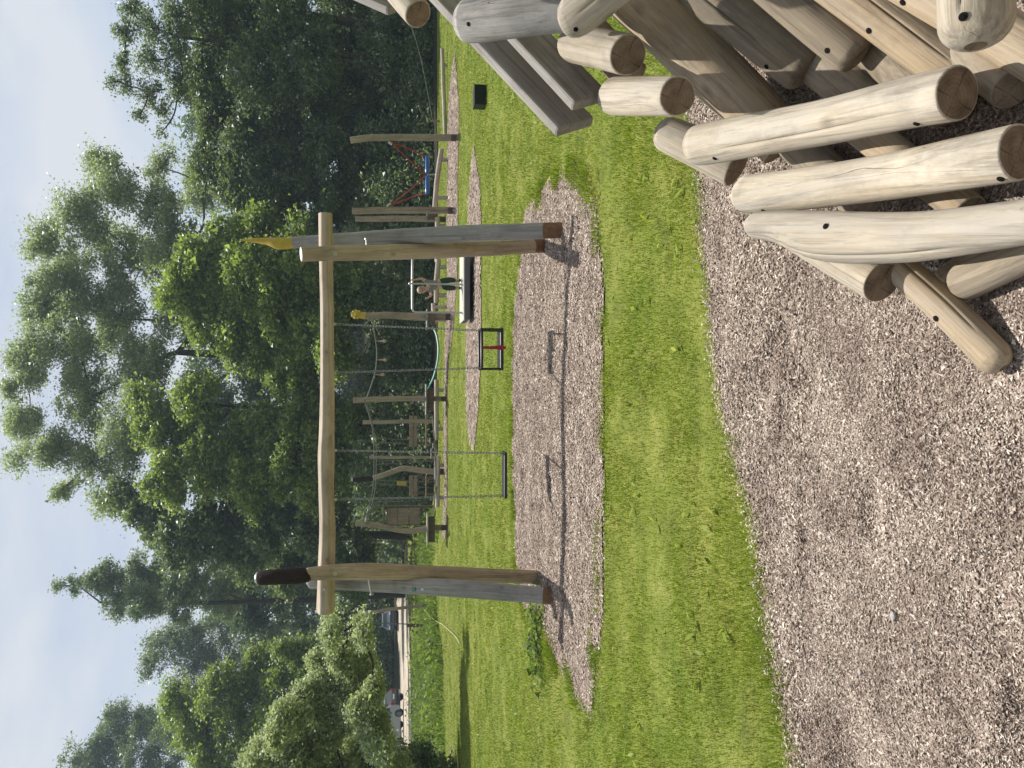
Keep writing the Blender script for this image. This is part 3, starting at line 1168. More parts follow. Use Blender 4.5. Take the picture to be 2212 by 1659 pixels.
# ragged longer grass along the edges of the beds, and the weed clump at the left end of the swing bed
Ve = []
for poly, wd, n, hh in ((NEAR_R, 0.06, 16000, 0.06), (SWING_R, 0.08, 14000, 0.065)):
    X, Y = edge_band(poly, wd, n)
    k = (np.abs(X) < Y * 0.6 + 0.5) & (Y > 2.3) & (vnoise(X, Y, 0.22, 51) > 0.48)
    X, Y = X[k], Y[k]
    Ve.append(blades(len(X), 0, 0, lambda n, Y=Y: Y, 0.5 * hh, hh, lambda Y: 0.0016 * Y, lean=0.7))
    Ve[-1].reshape(-1, 3, 3)[:, :, 0] += X[:, None]
Ve = np.concatenate(Ve)
Ve[:, 2] += 0.0
eg = bpy.data.objects.new('grass', mesh_fast('edge_grass', Ve, tris=np.arange(len(Ve)).reshape(-1, 3), mat=M['grass']))
COL.objects.link(eg)
tag(eg, 'longer ragged grass creeping over the edges of the wood chip beds', 'grass', kind='stuff')

# weeds: rank growth on the bank below the gravel
def bank_keep(X, Y):
    lim = np.interp(X, [-40, -14, -9, -6.5], [19.5, 21.5, 25, 29])
    return (Y > lim + (vnoise(X, Y, 1.1, 61) - .5) * 2.5) & (~inpoly(X, Y, GRAV_R)) & (Y < 48) & (X < -5.2 + 0 * Y) & (np.abs(X) < Y * .62) & (rng.random(len(X)) < 1.7 * vnoise(X, Y, 1.3, 63) ** 1.6)


Vw = blades(110000, -30, -5, lambda n: rng.uniform(19, 46, n), 0.10, 0.42, lambda Y: 0.04 + 0 * Y, keep=lambda X, Y: bank_keep(X, Y) & (Y < 38), lean=0.7)
weeds = bpy.data.objects.new('tall_weeds', mesh_fast('tall_weeds', Vw, tris=np.arange(len(Vw)).reshape(-1, 3), mat=M['weeds']))
COL.objects.link(weeds)
tag(weeds, 'rank tall weeds on the bank below the pale gravel', 'weeds', kind='stuff')
# broad yellow-green weed leaves scattered in the lawn
n = 900
Y = rng.uniform(3.4, 20, n)
X = rng.uniform(-1, 1, n) * (Y * 0.52)
k = lawn_keep(0.0)(X, Y)
X, Y = X[k], Y[k]
n = len(X)
yaw = rng.uniform(0, 6.28, n)
l = rng.uniform(0.02, 0.05, n)
tl = rng.uniform(-0.2, 0.9, n)
u = np.stack([np.cos(yaw) * np.cos(tl), np.sin(yaw) * np.cos(tl), np.sin(tl)], 1) * l[:, None]
v = np.stack([-np.sin(yaw), np.cos(yaw), rng.normal(0, .2, n)], 1) * (l * 0.35)[:, None]
C = np.stack([X, Y, hgt(X, Y) + 0.03], 1)
V = np.stack([C - u, C - v, C + u, C + v], 1).reshape(-1, 3)
M['weed_leaf'] = island_mat('broad_weed_leaves', [(0, (0.16, 0.24, 0.02)), (0.6, (0.26, 0.34, 0.03)), (1, (0.42, 0.44, 0.06))], 0.5, 0.4, (1.3, 1.4, .5))
wl_ = bpy.data.objects.new('broad_leaf_weeds', mesh_fast('broad_leaf_weeds', V, quads=np.arange(4 * n).reshape(-1, 4), mat=M['weed_leaf']))
COL.objects.link(wl_)
tag(wl_, 'bright yellow-green weed leaves dotted about the lawn', 'weeds', kind='stuff')

# a few stones in the chips
for i, (a_, b_, s_) in enumerate(((1943, 1330, 0.013), (1870, 1450, 0.010), (1985, 1405, 0.007), (1902, 1310, 0.006))):
    p = GR(a_, b_)
    bm = bmesh.new()
    bmesh.ops.create_icosphere(bm, subdivisions=2, radius=s_)
    for vtx in bm.verts:
        vtx.co = Vector((vtx.co.x * (1.2 + .25 * math.sin(9 * vtx.co.y / s_ + i)), vtx.co.y * .85, vtx.co.z * .6)) * (1 + 0.12 * math.sin(5 * vtx.co.x / s_ + 2 * i))
    me = bpy.data.meshes.new('stone')
    bm.to_mesh(me)
    bm.free()
    me.materials.append(M['stone'])
    o = bpy.data.objects.new('stone', me)
    COL.objects.link(o)
    o.location = (p.x, p.y, float(near_z(p.x, p.y)) + 0.009)
    tag(o, ['largest grey stone lying in the near wood chips', 'small pale stone in the near wood chips towards the lower left', 'pale pebble in the near wood chips close to the camera', 'tiny grey pebble beside the largest stone in the chips'][i], 'stone', 'stones in the wood chips')
# ------------------------------------------------------------------ foreground: log climbing frame
CF0 = Vector((1.05, 2.4, 0.0))
frame = thing('log_climbing_frame', CF0, 'heap of pale bolted logs and planks forming a climbing frame in the near corner', 'climbing frame')


def flog(nodes, mats=('log_light', 'end_shaded'), e0=0.03, e1=0.006, rough=0.016, crack=None, name='log', label=None):
    nd = [(PD(a, b, d), t * d / F / 2) for a, b, d, t in nodes]
    o = make_log(name, nd, frame, [M[mats[0]], M[mats[1]]], rings=30, seg=30, e0=e0, e1=e1, rough=rough, crack=crack)
    if label:
        o['label'] = label
    return o


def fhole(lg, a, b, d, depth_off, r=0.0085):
    """painted dark of a bolt hole on the log surface seen at (a, b)"""
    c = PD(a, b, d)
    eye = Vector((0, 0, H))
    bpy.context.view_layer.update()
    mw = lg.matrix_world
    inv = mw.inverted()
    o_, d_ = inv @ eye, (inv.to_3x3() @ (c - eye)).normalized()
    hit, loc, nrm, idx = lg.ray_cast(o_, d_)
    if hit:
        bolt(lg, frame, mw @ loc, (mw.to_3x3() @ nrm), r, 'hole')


L1 = flog([(1494, 315, 2.84, 78), (1530, 310, 2.76, 89), (1750, 270, 2.30, 96), (1950, 225, 1.96, 108), (2068, 201, 1.80, 117)], e0=0.05, crack=(-0.55, -0.2, 0.8))
L2 = flog([(1592, 415, 2.56, 74), (1640, 418, 2.48, 84), (1900, 385, 2.08, 98), (2080, 352, 1.82, 112), (2203, 328, 1.68, 122)], e0=0.05)
L3 = flog([(1612, 487, 2.46, 54), (1680, 489, 2.36, 70), (1785, 511, 2.20, 108), (1950, 512, 1.98, 108), (2100, 496, 1.80, 102), (2290, 468, 1.60, 98)], e0=0.05, crack=(-0.75, -0.2, 0.6))
L4 = flog([(1680, 482, 2.62, 66), (1790, 546, 2.36, 80), (1905, 610, 2.14, 90)], e0=0.04, e1=0.004)
L5 = flog([(1905, 545, 2.20, 66), (2040, 665, 2.06, 72), (2168, 795, 1.94, 78)], mats=('log_tan', 'end_shaded'), e0=0.01, e1=0.04, crack=(0.3, -0.8, 0.5))
L6 = flog([(2075, 612, 2.05, 84), (2160, 575, 1.90, 80), (2280, 525, 1.74, 74)], mats=('log_mid', 'end_mid'), e0=0.03)
L7 = flog([(2030, 600, 2.18, 34), (2110, 545, 2.10, 34), (2200, 490, 1.98, 34)], mats=('log_tan', 'end_shaded'), e0=0.01)
U1 = flog([(1790, 225, 2.58, 74), (1950, 348, 2.24, 74), (2095, 458, 2.00, 74)], mats=('log_tan', 'end_shaded'))
U2 = flog([(1640, 240, 3.00, 80), (1800, 380, 2.62, 80), (1880, 455, 2.46, 80)], mats=('log_mid', 'end_mid'))
D1 = flog([(1250, -120, 3.10, 116), (1330, -46, 3.03, 116), (1610, 216, 2.90, 110), (1692, 322, 2.86, 96)], mats=('log_tan', 'end_shaded'))
D2 = flog([(1395, -125, 2.74, 104), (1515, -30, 2.66, 104), (1650, 78, 2.60, 104), (1746, 156, 2.54, 100)], mats=('log_mid', 'end_mid'), e1=0.03, crack=(-0.5, -0.6, 0.6))
D3 = flog([(1550, -130, 2.44, 92), (1665, -35, 2.36, 92), (1770, 53, 2.30, 92), (1856, 125, 2.25, 88)], mats=('log_mid', 'end_mid'), e1=0.03)
D4 = flog([(1720, -115, 2.22, 116), (1905, 25, 2.11, 116), (2118, 186, 2.00, 112)], mats=('log_tan', 'end_shaded'), crack=(-0.4, -0.8, 0.45))
D5 = flog([(1890, -90, 2.00, 106), (2080, 25, 1.88, 106), (2270, 140, 1.75, 104)], mats=('log_tan', 'end_shaded'))
B1 = flog([(1450, -130, 3.05, 110), (1640, 20, 2.80, 112), (1890, 225, 2.38, 108)], mats=('log_mid', 'end_mid'))
B2 = flog([(1620, -130, 2.70, 110), (1830, 40, 2.45, 112), (2050, 225, 2.06, 108)], mats=('log_mid', 'end_mid'))
B3 = flog([(1800, -130, 2.40, 104), (1990, 20, 2.16, 104), (2190, 190, 1.84, 100)], mats=('log_mid', 'end_mid'))
B4 = flog([(1300, -60, 3.35, 100), (1480, 110, 3.20, 104), (1640, 260, 3.05, 96)], mats=('log_mid', 'end_mid'))
VL = flog([(2107, 100, 1.50, 140), (2107, 60, 1.50, 148), (2104, -60, 1.50, 148), (2100, -220, 1.50, 150)], mats=('log_light', 'end_shaded'), e0=0.05, crack=(0, -0.5, 0.86))
E1 = flog([(990, 46, 3.10, 78), (1025, 44, 3.06, 89), (1130, 32, 2.90, 90), (1235, 18, 2.80, 92)], mats=('log_grey', 'end_mid'), e0=0.05, crack=(-0.35, -0.9, 0.2))
E2 = flog([(1215, 46, 2.66, 80), (1250, 28, 2.62, 90), (1340, -45, 2.52, 94), (1440, -120, 2.42, 96)], e0=0.05, crack=(-0.6, -0.6, 0.5))
G1 = flog([(1232, 92, 3.02, 78), (1290, 104, 2.82, 82), (1357, 119, 2.62, 86)], e0=0.05)
G2 = flog([(1322, 207, 3.00, 80), (1380, 208, 2.74, 83), (1464, 208, 2.46, 84)], e0=0.05)
HL = flog([(1424, 283, 3.10, 70), (1490, 312, 3.02, 80), (1592, 362, 2.92, 86)], e0=0.05)
T1 = flog([(560, -330, 3.0, 64), (800, -85, 2.70, 60), (904, 31, 2.52, 62)], mats=('log_light', 'end_shaded'), e1=0.006)
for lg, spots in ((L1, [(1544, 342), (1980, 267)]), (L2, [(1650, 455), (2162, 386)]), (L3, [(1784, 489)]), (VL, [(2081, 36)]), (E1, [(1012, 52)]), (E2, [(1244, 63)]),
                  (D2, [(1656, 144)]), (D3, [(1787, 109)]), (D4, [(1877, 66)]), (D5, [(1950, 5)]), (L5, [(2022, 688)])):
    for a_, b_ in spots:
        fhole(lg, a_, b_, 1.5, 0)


def fplank(p0, p1, height, thick, mat, name='plank', parent=frame):
    """board standing on its long edge; p0-p1 is the line of its top edge"""
    p0, p1 = Vector(p0), Vector(p1)
    ax = (p1 - p0)
    L = ax.length
    ax.normalize()
    up = Vector((0, 0, 1)) - ax * ax.z
    up.normalize()
    sd = up.cross(ax)
    R = Matrix((sd, up, ax)).transposed()   # local x: thickness, y: height, z: length
    mb = MB()
    mb.box((0, -height / 2, L / 2), (thick, height, L), 0, None, min(0.012, thick * 0.28))
    me = bpy.data.meshes.new(name)
    me.from_pydata(mb.v, [], mb.f)
    me.materials.append(mat)
    me.update()
    o = bpy.data.objects.new(name, me)
    return put(o, parent, p0, R.to_quaternion())


fplank(PD(850, -90, 3.75), PD(1203, 287, 3.12), 0.185, 0.050, M['plank_grey'])
fplank(PD(1020, -5, 3.30), PD(1238, 231, 2.96), 0.165, 0.050, M['plank_grey'])
fplank(PD(1180, 0, 3.25), PD(1330, 175, 3.05), 0.15, 0.06, M['plank_brown'])
fplank(PD(690, -40, 3.0), PD(838, 25, 2.85), 0.05, 0.035, M['plank_grey'])
# posts outside the picture that carry the upper logs
for p_, h_ in ((Vector((2.0, 2.45, 0)), 1.85), (Vector((1.95, 1.55, 0)), 0.95), (Vector((2.05, 3.25, 0)), 1.75)):
    make_log('post', [(p_ - Vector((0, 0, .1)), 0.085), (p_ + Vector((0, 0, h_)), 0.078)], frame, [M['log_light'], M['end_shaded']], rings=16, seg=20, rough=0.016)

# ------------------------------------------------------------------ swing frame
fR_near, fR_far = GR(1212, 497), GR(1175, 531)
fL_near, fL_far = GR(1192, 1288), GR(1161, 1247)
YbR, YbL = 7.72, 8.12
SW0 = Vector(((fR_near.x + fL_near.x) / 2, 7.9, 0))
swing = thing('swing_frame', SW0, 'tall timber swing frame of two crossed log pairs and a long beam', 'swing frame')


def yb(b):
    return YbR + (YbL - YbR) * (b - 538) / (1250 - 538)


beam_nodes = []
for a_, b_, t_ in ((702, 460, 31), (703, 540, 31), (705, 640, 30), (706, 740, 30), (706, 830, 32), (705, 930, 34), (704, 985, 38), (704, 1050, 35), (706, 1150, 36), (704, 1230, 38), (702, 1322, 41)):
    p = PY(a_, b_, yb(b_))
    d = p.y * CP + (H - p.z) * SP
    beam_nodes.append((p, t_ * d / F / 2))
beam = make_log('beam', beam_nodes, swing, [M['log_beam'], M['end_mid']], rings=60, seg=40, e0=0.008, e1=0.02, rough=0.014, facet=((0.05, -0.36, 0.93), 0.76))


def leg(foot, top_ab, Ytop, rad_f, rad_t, mats, ft, e1=0.01, via=None, crack=None):
    t = PY(top_ab[0], top_ab[1], Ytop)
    g = Vector((foot.x, foot.y, 0.0))
    dirv = (t - g).normalized()
    nodes = [(g - dirv * 0.12, rad_f), (g + dirv * 0.01, rad_f)]
    if via:
        for f_, dx, rr in via:
            nodes.append((g.lerp(t, f_) + Vector((dx, 0, 0)), rr))
    nodes.append((t, rad_t))
    return make_log('leg', nodes, swing, mats, rings=36, seg=24, e0=0.004, e1=e1, rough=0.014, foot=ft + 0.12, crack=crack)


lgRn = leg(fR_near, (630, 524), YbR + 0.40, 0.076, 0.060, [M['log_grey'], M['end_mid'], M['foot_stain']], 0.17, 0.05, [(0.45, 0.012, 0.078)], crack=4.4)
lgRf = leg(fR_far, (650, 549), YbR - 0.29, 0.074, 0.068, [M['log_tan'], M['end_sunlit'], M['foot_stain']], 0.14, 0.006, [(0.5, -0.012, 0.079)])
lgLn = leg(fL_near, (668, 1257), YbL + 0.36, 0.082, 0.07, [M['log_grey'], M['end_mid'], M['foot_stain']], 0.10, 0.03, [(0.5, 0.025, 0.088)])
lgLf = leg(fL_far, (660, 1240), YbL - 0.25, 0.075, 0.062, [M['log_tan'], M['end_mid'], M['foot_stain']], 0.02, 0.03, [(0.55, 0.03, 0.080), (0.8, 0.035, 0.085)])
# yellow pointed leaf tip on the right, dark bulrush head on the left
tip0 = PY(633, 524, YbR + 0.40)
mb = MB()
tp = [PY(645, 524, YbR + 0.385), tip0, PY(622, 526, YbR + .405), PY(600, 526, YbR + .43), PY(588, 523, YbR + .44), PY(575, 521, YbR + .455), PY(545, 519, YbR + .49), PY(518, 519, YbR + .52)]
mb.tube(tp, [0.058, 0.057, 0.058, 0.062, 0.050, 0.036, 0.022, 0.004], 14, 0)
mb.build('leaf_tip', M['yellow'], swing)
bc = [PY(672, 1241, YbL - 0.255), PY(664, 1243, YbL - .25), PY(650, 1244, YbL - .24), PY(600, 1246, YbL - .20), PY(562, 1248, YbL - .17), PY(556, 1248, YbL - .165)]
mb = MB()
mb.tube(bc, [0.050, 0.066, 0.076, 0.078, 0.074, 0.050], 18, 0)
bh = mb.build('bulrush_head', M['bark_brown'], swing)
mb = MB()
mb.tube([PY(557, 1248, YbL - .165), PY(553, 1248, YbL - .163), PY(551.5, 1248, YbL - .162)], [0.058, 0.052, 0.02], 16, 0)
cp_ = mb.build('cap', M['steel'], swing)
# bolts
for a_, b_, lg in ((724, 548, lgRf), (724, 1239, lgLf)):
    c = PY(a_, b_, 7.0)
    eye = Vector((0, 0, H))
    bpy.context.view_layer.update()
    inv = lg.matrix_world.inverted()
    hit, loc, nrm, idx = lg.ray_cast(inv @ eye, (inv.to_3x3() @ (c - eye)).normalized())
    if hit:
        bolt(lg, swing, lg.matrix_world @ loc, lg.matrix_world.to_3x3() @ nrm, 0.022, 'head')
mb = MB()
for a0, b0, a1, b1, Y_ in ((792, 516, 794, 562, YbR), (790, 1222, 803, 1284, YbL)):
    mb2 = MB()
    mb2.tube([PY(a0, b0, Y_ - 0.05), PY(a1, b1, Y_ + 0.02)], 0.011, 8, 0)
    mb2.tube([PY(a0, b0 - 1, Y_ - 0.05), PY(a0, b0 + 2, Y_ - 0.05)], 0.022, 10, 0)
    mb2.tube([PY(a1, b1 - 2, Y_ + 0.02), PY(a1, b1 + 1, Y_ + 0.02)], 0.022, 10, 0)
    mb2.build('tie_rod', M['steel'], swing)
c = PY(702, 1272, yb(1272) - 0.09)
mb = MB()
mb.tube([c, c + Vector((0, -0.02, 0.006))], [0.018, 0.012], 10, 0)
mb.build('bolt_head', M['steel'], swing)
# two small stickers on the grey left leg


def on_log(lg, a, b):
    eye = Vector((0, 0, H))
    c = PY(a, b, 7.0)
    bpy.context.view_layer.update()
    inv = lg.matrix_world.inverted()
    hit, loc, nrm, idx = lg.ray_cast(inv @ eye, (inv.to_3x3() @ (c - eye)).normalized())
    return (lg.matrix_world @ loc, (lg.matrix_world.to_3x3() @ nrm).normalized()) if hit else (None, None)


p, nrm = on_log(lgLn, 895, 1273)
if p:
    nrm = Vector((0, -1, 0.05)).normalized()
    mb = MB()
    mb.box(p + nrm * 0.004, (0.040, 0.004, 0.036), 0)
    mb.box(p + nrm * 0.0075 + Vector((0.006, 0, 0.003)), (0.012, 0.003, 0.016), 1)
    mb.box(p + nrm * 0.0075 + Vector((-0.009, 0, 0.0)), (0.006, 0.003, 0.020), 1)
    s = mb.build('sticker', [M['sticker_green'], M['sticker_blue']], swing)
    s['label'] = 'small green square sticker'
p, nrm = on_log(lgLn, 912, 1273)
if p:
    nrm = Vector((0, -1, 0.05)).normalized()
    mb = MB()
    mb.disc(p + nrm * 0.001, nrm, 0.021, 0, 22, 0.005)
    mb.disc(p + nrm * 0.006, nrm, 0.013, 1, 18, 0.002)
    mb.box(p + nrm * 0.009, (0.005, 0.002, 0.014), 0)
    s = mb.build('sticker', [M['sticker_blue'], M['sticker_white']], swing)
    s['label'] = 'small round pale blue sticker'


def chain_mesh(p0, p1, pitch=0.030, wire=0.0042, half_w=0.0115):
    p0, p1 = Vector(p0), Vector(p1)
    ax = (p1 - p0)
    L = ax.length
    ax.normalize()
    s1 = ax.orthogonal().normalized()
    s2 = ax.cross(s1)
    mb = MB()
    n = max(2, int(L / pitch))
    pitch = L / n
    for i in range(n):
        c = p0 + ax * pitch * (i + 0.5)
        s = s1 if i % 2 else s2
        ring = []
        hl = pitch * 0.5 + wire * 1.2
        for k in range(8):
            th = 2 * math.pi * k / 8
            ring.append(c + ax * hl * math.sin(th) * (1.0 if abs(math.sin(th)) > .8 else 1.08) + s * half_w * math.cos(th))
        t = s.cross(ax)
        vs_, fs = [], []
        for k in range(8):
            r = (ring[k] - c).normalized()
            for (u, w) in ((1, 0), (0, 1), (-1, 0), (0, -1)):
                vs_.append(ring[k] + r * wire * u + t * wire * w)
        for k in range(8):
            k2 = (k + 1) % 8
            for j in range(4):
                j2 = (j + 1) % 4
                fs.append((k * 4 + j, k2 * 4 + j, k2 * 4 + j2, k * 4 + j2))
        mb.add(vs_, fs, 0, True)
    return mb


# toddler swing
Yt = yb(755)
ts0 = PY(1080, 755, Yt)
tsw = thing('toddler_swing', (ts0.x, Yt, ts0.z), 'black open-frame toddler swing seat with a red front strap', 'swing')
for a0, b0, a1, b1 in ((722, 700, 1036, 714), (722, 805, 1036, 795)):
    top, bot = PY(a0, b0, yb(b0)), PY(a1, b1, Yt)
    o = chain_mesh(top, bot).build('chain', M['steel_dull'], tsw)
    mb = MB()
    mb.tube([top + Vector((0, 0, .035)), top + Vector((0, 0, -.02))], [0.020, 0.014], 10, 0)
    mb.build('hanger', M['steel'], tsw)
xl, xr = PY(1080, 797, Yt).x, PY(1080, 713, Yt).x
zt, zb_ = PY(1038, 755, Yt).z, PY(1081, 755, Yt).z
w_ = xr - xl
mb = MB()
mb.box(((xl + xr) / 2, Yt, zb_), (w_ + 0.03, 0.26, 0.035), 0, None, 0.012)
mb.build('seat', M['rubber'], tsw)
mb = MB()
ym, yp = Yt - 0.13, Yt + 0.13
mb.tube([(xl, ym + .02, zt), (xl + .03, ym, zt), (xr - .03, ym, zt), (xr, ym + .02, zt)], 0.014, 10, 0)
mb.tube([(xl, yp - .02, zt), (xl + .03, yp, zt), (xr - .03, yp, zt), (xr, yp - .02, zt)], 0.014, 10, 0)
mb.tube([(xl, ym + .02, zt), (xl, yp - .02, zt)], 0.014, 10, 0)
mb.tube([(xr, ym + .02, zt), (xr, yp - .02, zt)], 0.014, 10, 0)
mb.build('rim', M['rubber'], tsw)
for x_ in (xl, xr):
    for y_ in (ym + .03, yp - .03):
        mb = MB()
        mb.box((x_, y_, (zt + zb_) / 2), (0.020, 0.035, zt - zb_), 0)
        mb.build('side_strut', M['rubber'], tsw)
mb = MB()
xm = PY(1060, 752, Yt).x
mb.tube([(xm, ym, zt), (xm - .003, ym - .012, (zt * .6 + zb_ * .4)), (xm, ym - .01, zt * .3 + zb_ * .7), (xm, ym, zb_), (xm, ym + .02, zb_ - .04)], [0.014, 0.016, 0.020, 0.026, 0.012], 10, 0)
mb.build('crotch_strap', M['red_plastic'], tsw)

# flat swing
Yf = yb(1025)
fs0 = PY(1090, 1025, Yf)
fsw = thing('flat_swing', (fs0.x, Yf, fs0.z), 'flat black rubber swing seat hanging on two long chains', 'swing')
for a0, b0, a1, b1 in ((724, 973, 1087, 979), (724, 1079, 1087, 1071)):
    top, bot = PY(a0, b0, yb(b0)), PY(a1, b1, Yf)
    chain_mesh(top, bot).build('chain', M['steel_dull'], fsw)
    mb = MB()
    mb.tube([top + Vector((0, 0, .035)), top + Vector((0, 0, -.02))], [0.020, 0.014], 10, 0)
    mb.build('hanger', M['steel'], fsw)
mb = MB()
xl, xr = PY(1090, 1075, Yf).x, PY(1090, 975, Yf).x
mb.box(((xl + xr) / 2, Yf, fs0.z), (xr - xl, 0.19, 0.034), 0, None, 0.013)
mb.build('seat', M['rubber'], fsw)

# ------------------------------------------------------------------ rocking platform and the child
Yp = 16.0
p0 = PY(1003, 690, 15.5)
xl, xr = PY(1003, 690, 15.5).x, PY(1003, 540, 15.5).x
zt = 1.55 - 15.5 * 141 / F
PL0 = Vector(((xl + xr) / 2, Yp, 0))
plat = thing('rocking_platform', PL0, 'low grey rocking platform with pale deck and steel handrail behind the swing', 'platform')
mb = MB()
mb.box((PL0.x, Yp, zt - 0.065), (xr - xl, 1.06, 0.11), 0, None, 0.012)
mb.build('deck_frame', M['deck_side'], plat)
nb = 7
for i in range(nb):
    mb = MB()
    mb.box((PL0.x, Yp - 0.53 + 1.06 * (i + .5) / nb, zt - 0.003), (xr - xl + 0.02, 1.06 / nb - 0.012, 0.022), 0, None, 0.004)
    mb.build('deck_plank', M['deck_top'], plat)
mb = MB()
mb.tube([(PL0.x, Yp, -0.05), (PL0.x, Yp, zt - .11)], [0.16, 0.16], 16, 0)
mb.build('spring_mount', M['rubber'], plat)
zr = PY(890.5, 610, Yp).z
xa, xb = PY(890, 674, Yp).x, PY(890, 546, Yp).x
mb = MB()
mb.tube([(xa, Yp, zt), (xa, Yp, zr - .07), (xa + .02, Yp, zr - .02), (xa + .07, Yp, zr), (xb - .07, Yp, zr), (xb - .02, Yp, zr - .02), (xb, Yp, zr - .07), (xb, Yp, zt)], 0.021, 10, 0)
mb.build('handrail', M['steel'], plat)
xc = PY(890, 613, Yp).x
mb = MB()
mb.tube([(xc, Yp - .03, zt), (xc, Yp - .03, zr + .02)], 0.019, 10, 0)
mb.sphere((xc, Yp - .03, zr + .045), 0.036, 0, 12, 8)
mb.build('centre_post', M['steel'], plat)


def skin_obj(name, joints, edges, parent, mat, loc, root=0, sub=2):
    me = bpy.data.meshes.new(name)
    me.from_pydata([tuple(Vector(j[0])) for j in joints], edges, [])
    me.materials.append(mat)
    o = bpy.data.objects.new(name, me)
    put(o, parent, loc)
    md = o.modifiers.new('skin', 'SKIN')
    md.use_smooth_shade = True
    for i, j in enumerate(joints):
        sv = me.skin_vertices[0].data[i]
        sv.radius = (j[1], j[2] if len(j) > 2 else j[1])
        sv.use_root = (i == root)
    ss = o.modifiers.new('sub', 'SUBSURF')
    ss.levels = ss.render_levels = sub
    return o


CH0 = Vector((PY(996, 614, Yp + 0.1).x, Yp + 0.12, zt + 0.008))
child = thing('person', CH0, 'child in grey top and dark green trousers leaning on the rocking platform handrail', 'person')
# joints relative to the point between the feet; x right, y away, z up
J = {
    'pelvis': ((0.0, 0.0, 0.44), 0.070, 0.060), 'belly': ((-0.02, -0.01, 0.53), 0.068, 0.056), 'chest': ((-0.06, -0.02, 0.63), 0.074, 0.058),
    'neck': ((-0.105, -0.03, 0.715), 0.030, 0.030), 'head': ((-0.125, -0.04, 0.775), 0.062, 0.066), 'crown': ((-0.135, -0.045, 0.85), 0.060, 0.066),
    'sr': ((0.03, -0.02, 0.675), 0.034, 0.034), 'er': ((0.10, -0.05, 0.83), 0.024, 0.024), 'wr': ((0.06, -0.10, 0.985), 0.017, 0.017), 'hr': ((0.055, -0.115, 1.02), 0.016, 0.012),
    'sl': ((-0.15, -0.02, 0.655), 0.034, 0.034), 'el': ((-0.24, -0.06, 0.62), 0.024, 0.024), 'wl': ((-0.30, -0.10, 0.69), 0.017, 0.017), 'hl': ((-0.315, -0.11, 0.72), 0.016, 0.012),
    'hpr': ((0.055, 0.0, 0.40), 0.056, 0.056), 'kr': ((0.085, -0.03, 0.235), 0.042, 0.042), 'ar': ((0.078, 0.0, 0.065), 0.028, 0.028), 'tr': ((0.082, -0.075, 0.025), 0.022, 0.022),
    'hpl': ((-0.055, 0.0, 0.40), 0.056, 0.056), 'kl': ((-0.085, -0.03, 0.235), 0.042, 0.042), 'al': ((-0.078, 0.0, 0.065), 0.028, 0.028), 'tl': ((-0.088, -0.075, 0.025), 0.022, 0.022),
}
E = [('pelvis', 'belly'), ('belly', 'chest'), ('chest', 'neck'), ('neck', 'head'), ('head', 'crown'), ('chest', 'sr'), ('sr', 'er'), ('er', 'wr'), ('wr', 'hr'),
     ('chest', 'sl'), ('sl', 'el'), ('el', 'wl'), ('wl', 'hl'), ('pelvis', 'hpr'), ('hpr', 'kr'), ('kr', 'ar'), ('ar', 'tr'), ('pelvis', 'hpl'), ('hpl', 'kl'), ('kl', 'al'), ('al', 'tl')]
# fingers curled round the rail
for sfx, hx, up in (('r', J['hr'][0], 1), ('l', J['hl'][0], 1)):
    for k in range(4):
        f0 = (hx[0] - 0.016 + 0.0105 * k, hx[1] - 0.012, hx[2] + 0.012)
        f1 = (f0[0], f0[1] - 0.010, f0[2] + 0.014 + (0.003 if k in (1, 2) else 0))
        f2 = (f0[0], f0[1] - 0.026, f0[2] + 0.006)
        J['f%s%d0' % (sfx, k)] = (f0, 0.0052)
        J['f%s%d1' % (sfx, k)] = (f1, 0.0048)
        J['f%s%d2' % (sfx, k)] = (f2, 0.0042)
        E += [('h' + sfx, 'f%s%d0' % (sfx, k)), ('f%s%d0' % (sfx, k), 'f%s%d1' % (sfx, k)), ('f%s%d1' % (sfx, k), 'f%s%d2' % (sfx, k))]
    t0 = (hx[0] + (0.022 if sfx == 'r' else -0.022), hx[1] - 0.004, hx[2] - 0.008)
    t1 = (t0[0], t0[1] - 0.018, t0[2] + 0.010)
    J['t%s0' % sfx], J['t%s1' % sfx] = (t0, 0.0058), (t1, 0.005)
    E += [('h' + sfx, 't%s0' % sfx), ('t%s0' % sfx, 't%s1' % sfx)]
for k_ in list(J):
    j_ = J[k_]
    if not k_.startswith(('f', 't')) and k_ not in ('hr', 'hl', 'neck'):
        J[k_] = (j_[0],) + tuple(1.22 * r_ for r_ in j_[1:])
keys = list(J)
body = skin_obj('body', [J[k] for k in keys], [(keys.index(a), keys.index(b)) for a, b in E], child, M['skin'], CH0, keys.index('pelvis'))


def cloth(name, ks, es, grow, mat):
    js = []
    for k in ks:
        j = J[k]
        js.append((j[0], j[1] + grow, (j[2] if len(j) > 2 else j[1]) + grow))
    return skin_obj(name, js, [(ks.index(a), ks.index(b)) for a, b in es], child, mat, CH0)


